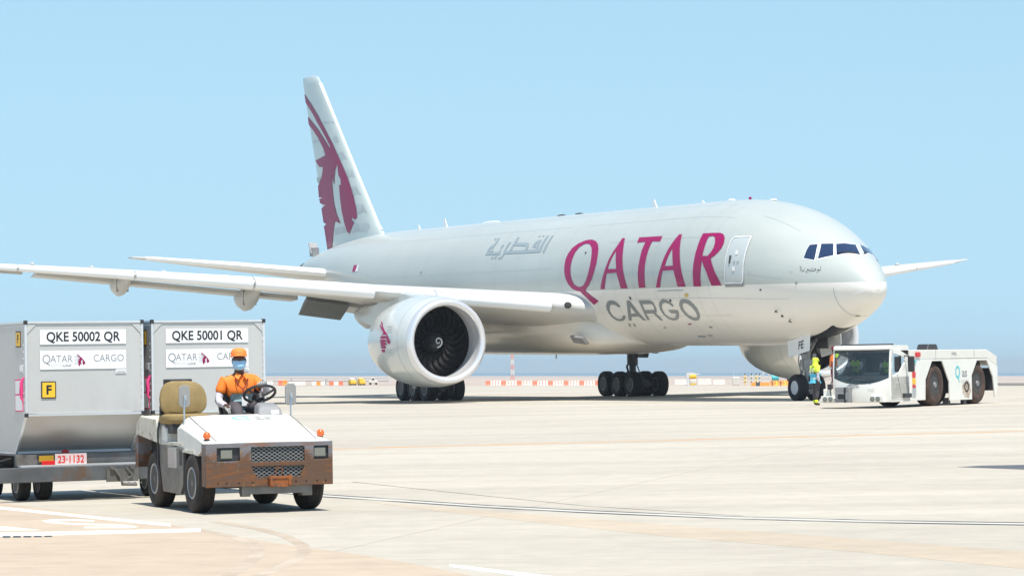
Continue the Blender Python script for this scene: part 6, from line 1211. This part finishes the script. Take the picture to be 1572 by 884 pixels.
head_bits(t, J['head'], V(1, 0, 0), M['skin_dark']); cap_on(t, J['head'] + V(0, 0, .045), V(1, 0, 0), M['maroon_cloth'], r=.11)
a_ = dict(w1=V(0, 0, .98) * k, col=V(.012, 0, 1.46) * k, uL=J['shL'].lerp(J['elL'], .8), uR=J['shR'].lerp(J['elR'], .8))
shell(t, 'vest', J, dict(at=a_, pts=dict(w1=(.18, .15), spine=(.18, .15), chest=(.175, .145), col=(.08, .08), shL=.078, shR=.078, uL=.06, uR=.06), ed=[('w1', 'spine'), ('spine', 'chest'), ('chest', 'col'), ('chest', 'shL'), ('chest', 'shR'), ('shL', 'uL'), ('shR', 'uR')]), M['hv_orange'], 'chest')
mb = MB(); mb.lathe([(-.03, .172), (.03, .172)], V(0, 0, 1.02 * k), (0, 0, 1), 24, caps=False); mb.build('reflective_tape', M['tape'], t, 0)
for s in 'LR':
    shell(t, 'sleeve', J, dict(at=dict(a=a_['u' + s]), pts={'a': .05, 'el' + s: .05, 'wr' + s: .04}, ed=[('a', 'el' + s), ('el' + s, 'wr' + s)]), M['maroon_cloth'], 'el' + s)
    shell(t, 'trouser_leg', J, dict(at={}, pts={'pelvis': (.125, .108), 'hip' + s: .098, 'kn' + s: .075, 'an' + s: .062}, ed=[('pelvis', 'hip' + s), ('hip' + s, 'kn' + s), ('kn' + s, 'an' + s)]), M['maroon_cloth'], 'pelvis')
    shell(t, 'shoe', J, dict(at={}, pts={'an' + s: .052, 'to' + s: (.048, .04)}, ed=[('an' + s, 'to' + s)]), M['shoe'], 'an' + s)
    hand(t, 'hand', J['wr' + s], J['ha' + s] - J['wr' + s], V(0, -1 if s == 'L' else 1, 0), 1 if s == 'L' else -1, M['skin_dark'], .5)
mb = MB(); mb.box((3.0, YO - .40, .26), (1.1, .75, .10)); mb.box((XF - .2, YO - .16, .42), (.5, .36, .46)); mb.build('side_step', M['push_white'], psh, 0, bevel=.02)
# ================================================================ far edge of the apron
M['bar_red'] = mat('bar_red', (.70, .17, .09), .6, var=.1); M['bar_white'] = mat('bar_white', (.70, .66, .58), .6, var=.08); M['mast_haze_red'] = mat('mast_haze_red', (.70, .34, .29), .6)  # mast and barrier colours paled to paint in the distance haze
M['bar_yellow'] = mat('bar_yellow', (.85, .52, .04), .55, var=.1); M['bar_orange'] = mat('bar_orange', (.85, .26, .03), .55, var=.1)
M['pale_steel'] = mat('pale_steel', (.62, .63, .63), .5)
def rz_of(p): return math.atan2(p.x, p.y) * -1
def base(px, py=591.0): p = at(px, py); return Vector((p.x, p.y, 0)), F_PX / p.y      # ground point, pixels per metre
def barrier(px, wpx, hpx, mats, label, group, py=591.0, label_only=None):
    o, k = base(px, py); W, H = wpx / k, hpx / k
    t = thing('traffic_barrier', label, 'barrier', o, rz_of(o), group)
    n = len(mats)
    for i, m_ in enumerate(mats):
        a, b = -W / 2 + W * i / n + .01, -W / 2 + W * (i + 1) / n - .01
        mb = MB(); D = .30; mb.loft([[Vector((x, y * q, z)) for x, y in ((a, -D), (b, -D), (b, D), (a, D))] for z, q in ((0, 1), (H * .22, 1), (H * .4, .62), (H * .94, .5), (H, .42))]); mb.build('block', M[m_], t, 0)
    return t
# the long row of red and white barriers behind the engines
for i in range(8):
    o, k = base(757 + i * 24, 591.2); W, H = 23.4 / k, 7.2 / k
    t = thing('traffic_barrier', 'red and white chevron barrier, %s in the row behind the aircraft wheels' % ('leftmost', 'second from left', 'third from left', 'fourth from left', 'fifth from left', 'sixth from left', 'second from right', 'rightmost')[i], 'barrier', o, rz_of(o), 'red and white barriers at the apron edge')
    mb = MB(); mb.loft([[Vector((x, y * q, z)) for x, y in ((-W / 2, -.35), (-W / 2 + W * .33, -.35), (-W / 2 + W * .33, .35), (-W / 2, .35))] for z, q in ((0, 1), (H * .3, .8), (H, .5))]); mb.build('red_block', M['bar_red'], t, 0)
    mb = MB(); mb.loft([[Vector((x, y * q, z)) for x, y in ((-W / 2 + W * .34, -.35), (W / 2, -.35), (W / 2, .35), (-W / 2 + W * .34, .35))] for z, q in ((0, 1), (H * .3, .8), (H * .95, .5))]); wb = mb.build('white_block', M['bar_white'], t, 0)
    for j in range(3):
        x = -W / 2 + W * (.42 + .2 * j); mb = MB(); mb.prism([(0, .05), (.12, .5), (0, .95), (.10, .95), (.22, .5), (.10, .05)], lambda a, b, q: Vector((x + a * W * .42, -.37 + .17 * b * 1 + q, b * H)), -.012, .0); mb.build('chevron', M['bar_red'], wb, 0)
for px, wd, h, ms, lab in ((409, 20, 6.5, ['bar_white', 'bar_white', 'bar_white'], 'white barrier just right of the grey container'), (434, 14, 8, ['bar_red', 'bar_orange'], 'orange barrier between white ones near the raised mirror'), (456, 26, 6, ['bar_white'] * 3, 'white barrier directly above the round topped mirror'), (489, 20, 6, ['bar_white', 'bar_orange', 'bar_white'], 'white barrier with one orange block right of the mirror'), (516, 22, 6.2, ['bar_red', 'bar_white', 'bar_red'], 'red white red barrier left of the yellow vehicles')):
    barrier(px, wd, h, ms, lab, None, 591.5)
for px, lab in ((541, 'yellow service vehicle left of its yellow neighbour'), (555, 'yellow service vehicle nearest to the white pickup')):
    o, k = base(px, 591.2); t = thing('service_vehicle', lab, 'vehicle', o, rz_of(o) + .3); s = 1 / k
    mb = MB(); mb.box((0, 0, 4.6 * s), (10 * s, 14 * s, 6 * s)); mb.build('body', M['bar_yellow'], t, 0, bevel=.08); mb = MB(); mb.box((-1 * s, 0, 9 * s), (7.5 * s, 10 * s, 3.6 * s)); mb.build('cab', M['bar_yellow'] if px > 545 else M['bar_white'], t, 0, bevel=.1)
    for a in (-3.2, 3.2):
        for b in (-5, 5): mb = MB(); mb.cyl(((a - 1) * s, b * s, 1.7 * s), ((a + 1) * s, b * s, 1.7 * s), 1.7 * s, n=12); mb.build('wheel', M['rubber'], t, 40)
o, k = base(573, 590.5); s = 1 / k; t = thing('pickup_truck', 'small white pickup truck on the far side, left of the engine', 'truck', o, rz_of(o)); mb = MB(); mb.prism([(-7, 2), (7, 2), (7, 6), (3.5, 7), (2.2, 11), (-3, 11), (-3.6, 7), (-7, 6.6)], lambda a, b, q: Vector((a * s, q, b * s)), -3 * s, 3 * s); mb.build('body', M['bar_white'], t, 0, bevel=.05)
mb = MB(); mb.prism([(-2.4, 7.4), (2.4, 7.4), (1.6, 10.2), (-2.2, 10.2)], lambda a, b, q: Vector((a * s, q, b * s)), -3.05 * s, 3.05 * s); mb.build('window', M['cock_glass'], t, 0)
for a in (-4.5, 4.5): mb = MB(); mb.cyl((a * s, -3.2 * s, 1.8 * s), (a * s, 3.2 * s, 1.8 * s), 1.8 * s, n=12); mb.build('wheel', M['rubber'], t, 40)
# red and white lattice mast behind the belly
o, k = base(787, 590.8); s = 1 / k; t = thing('lattice_mast', 'tall red and white lattice mast rising behind the aircraft belly', 'mast', o + Vector((0, 18, -.6)), rz_of(o)); z = 0
for i in range(9):
    w0, w1 = (3.1 - .2 * i) * s, (2.9 - .2 * i) * s; z1 = z + 8.5 * s; mb = MB()
    for q in range(4):
        c0 = [(-1, -1), (1, -1), (1, 1), (-1, 1)]; a, b = c0[q], c0[(q + 1) % 4]
        mb.cyl((a[0] * w0, a[1] * w0, z), (a[0] * w1, a[1] * w1, z1), .035, n=5); mb.cyl((a[0] * w0, a[1] * w0, z), (b[0] * w1, b[1] * w1, z1), .035, n=5); mb.cyl((b[0] * w0, b[1] * w0, z), (a[0] * w1, a[1] * w1, z1), .035, n=5)
    mb.build('mast_section', M['mast_haze_red'] if i % 2 == 0 else M['bar_white'], t, 0); z = z1
# yellow lorry, boards, trestle and blocks left of the nose wheels
o, k = base(1064, 591); s = 1 / k; t = thing('service_vehicle', 'yellow truck alone between the main wheels and the nose wheels', 'truck', o, rz_of(o))
mb = MB(); mb.box((0, 0, 13 * s), (11.5 * s, 14 * s, 6.5 * s)); mb.build('load', M['bar_yellow'], t, 0, bevel=.1); mb = MB(); mb.box((0, 0, 5.5 * s), (10 * s, 14 * s, 8 * s)); mb.build('body', M['bar_white'], t, 0, bevel=.08); mb = MB(); mb.box((0, -7.1 * s, 1.6 * s), (9 * s, .4 * s, 2.4 * s)); mb.build('bumper', M['bar_yellow'], t, 0)
for a in (-4, 4): mb = MB(); mb.cyl(((a - .8) * s, -5 * s, 1.5 * s), ((a + .8) * s, -5 * s, 1.5 * s), 1.5 * s, n=12); mb.build('wheel', M['rubber'], t, 40)
for i, (px, wd) in enumerate(((1045, 18), (1082, 20), (1104, 18))): barrier(px, wd, 8.5 + .8 * (i % 2), ['bar_white', 'bar_white'], ['pale concrete block left of the yellow truck', 'pale concrete block right of the yellow truck', 'pale concrete block farthest right of the yellow truck'][i], None, 591)
o, k = base(1130, 591.2); s = 1 / k; t = thing('utility_cabinet', 'white cabinet with thin pole left of the yellow marker boards', 'cabinet', o, rz_of(o)); mb = MB(); mb.box((0, 0, 6.5 * s), (11 * s, 5 * s, 13 * s)); mb.build('case', M['bar_white'], t, 0, bevel=.05); mb = MB(); mb.cyl((-3.5 * s, 0, 12 * s), (-3.5 * s, 0, 24 * s), .35 * s, n=8); mb.build('pole', M['pale_steel'], t, 40)
for i, (px, lab) in enumerate(((1144, 'leftmost'), (1154, 'second from left'), (1161, 'third from left'), (1166.5, 'rightmost'))):
    o, k = base(px, 591.2); s = 1 / k; t = thing('marker_board', 'cream marker board with dark lamp on top, %s of four beside the trestle' % lab, 'marker', o, rz_of(o), 'marker boards beside the trestle')
    mb = MB(); mb.box((0, 0, 8 * s), (4.2 * s, 1.2 * s, 15 * s)); mb.build('board', M['bar_white'] if i % 2 else mat_or('cream_board', (.85, .66, .32)), t, 0, bevel=.03)
    mb = MB(); mb.cyl((0, 0, 15 * s), (0, 0, 18.5 * s), .7 * s, n=10); mb.build('lamp', M['plastic_dark'], t, 40)
    for z in (5, 11): mb = MB(); mb.box((0, -.65 * s, z * s), (1.6 * s, .1 * s, 2.2 * s)); mb.build('mark', M['plastic_dark'], t, 0)
o, k = base(1176, 591.5); s = 1 / k; t = thing('work_trestle', 'white A frame trestle between marker boards and the teal tank', 'trestle', o, rz_of(o))
for a in (-1, 1): mb = MB(); mb.cyl((a * 6 * s, 0, 0), (a * 4 * s, 0, 23 * s), .8 * s, n=8); mb.build('leg', M['bar_white'], t, 40)
for z in (8, 14, 20): mb = MB(); mb.box((0, 0, z * s), (10 * s, .8 * s, 1.3 * s)); mb.build('rung', M['bar_white'], t, 0)
o, k = base(1190, 590.6); s = 1 / k; t = thing('water_tank', 'teal green tank right of the white trestle', 'tank', o, rz_of(o)); mb = MB(); mb.cyl((-5 * s, 0, 11 * s), (6 * s, 0, 11 * s), 5.5 * s, n=20); mb.build('vessel', M['teal'], t, 40, bevel=.05); mb = MB(); mb.box((-3 * s, 0, 3 * s), (1.5 * s, 8 * s, 6 * s)); mb.box((4 * s, 0, 3 * s), (1.5 * s, 8 * s, 6 * s)); mb.build('cradle', M['pale_steel'], t, 0)
o, k = base(1167, 592.2); barrier(1167, 28, 5.5, ['bar_orange', 'strut_dark', 'bar_orange', 'bar_orange'], 'low orange and dark barrier below the marker boards', None, 592.2)
o, k = base(1199, 592.4); s = 1 / k; t = thing('traffic_barrier', 'yellow chevron barrier against the left nose wheel', 'barrier', o, rz_of(o)); W, H = 34 * s, 8.5 * s; mb = MB(); mb.loft([[Vector((x, y * q, z)) for x, y in ((-W / 2, -.35), (W / 2, -.35), (W / 2, .35), (-W / 2, .35))] for z, q in ((0, 1), (H * .3, .8), (H, .5))]); bb = mb.build('block', M['bar_orange'], t, 0)
for j in range(5): x = -W / 2 + W * (.06 + .19 * j); mb = MB(); mb.prism([(0, .05), (.12, .5), (0, .95), (.12, .95), (.24, .5), (.12, .05)], lambda a, b, q: Vector((x + a * W * .4, -.37 + .17 * b + q, b * H)), -.012, .0); mb.build('chevron', M['bar_yellow'] if j % 2 else M['plastic_dark'], bb, 0)
for i in range(3):
    a_, b_ = at(300 + 100 * i, 590.2), at(398 + 100 * i, 590.2); k = F_PX / a_.y; h = 9.5 / k; t = thing('guard_rail', 'thin pale guard rail by the sea, %s stretch' % ('leftmost', 'middle', 'rightmost')[i], 'railing', a_, 0, 'guard rail along the shore'); d = b_ - a_
    for j in range(3): mb = MB(); mb.cyl(d * (j / 2.001) , d * (j / 2.001) + Vector((0, 0, h)), .05, n=6); mb.build('post', M['pale_steel'], t, 40)
    for z in (.55, 1.0): mb = MB(); mb.cyl(Vector((0, 0, h * z)), d + Vector((0, 0, h * z)), .05, n=6); mb.build('rail', M['pale_steel'], t, 40)
o, k = base(1099, 590.4); s = 1 / k; t = thing('gantry', 'faint grey gantry on the shore right of the yellow truck', 'gantry', o + Vector((2, 60, -.6)), 0)
for a in (-7, 7): mb = MB(); mb.cyl((a * s, 0, 0), (a * s, 0, 26 * s), .16, n=8); mb.build('leg', M['pale_steel'], t, 40)
for z in (20, 25): mb = MB(); mb.box((0, 0, z * s), (15 * s, .3, .25)); mb.build('beam', M['pale_steel'], t, 0)
# light rail along the sea and far poles
o, k = base(470, 591.8)
for px, h, lab in ((1100, 18, 'thin pale pole right of the yellow truck'), (1032, 20, 'thin pale pole next to the left main wheels')):
    o, k = base(px, 590.8); s = 1 / k; t = thing('light_pole', lab, 'pole', o + Vector((0, 25, -.5)), 0); mb = MB(); mb.cyl((0, 0, 0), (0, 0, (h + 8) * s), .06, .04, 8); mb.build('pole', M['pale_steel'], t, 40); mb = MB(); mb.box((.2, 0, (h + 8) * s), (.6, .2, .08)); mb.build('lamp', M['pale_steel'], t, 0)
def low_wall(a, b, hpx, label):
    pa, pb = at(a, 591.9), at(b, 591.9); h = hpx / (F_PX / pa.y); d = (pb - pa); mb = MB(); n = Vector((-d.y, d.x, 0)).normalized() * .2
    mb.hexa([pa - n, pb - n, pb + n, pa + n] + [v + Vector((0, 0, h)) for v in (pa - n, pb - n, pb + n, pa + n)]); o = mb.build('low_wall', M['bar_white'], None, 0); tag(o, label, 'wall')
low_wall(1535, 1700, 4.5, 'low pale kerb wall at the far right edge behind the tractor')
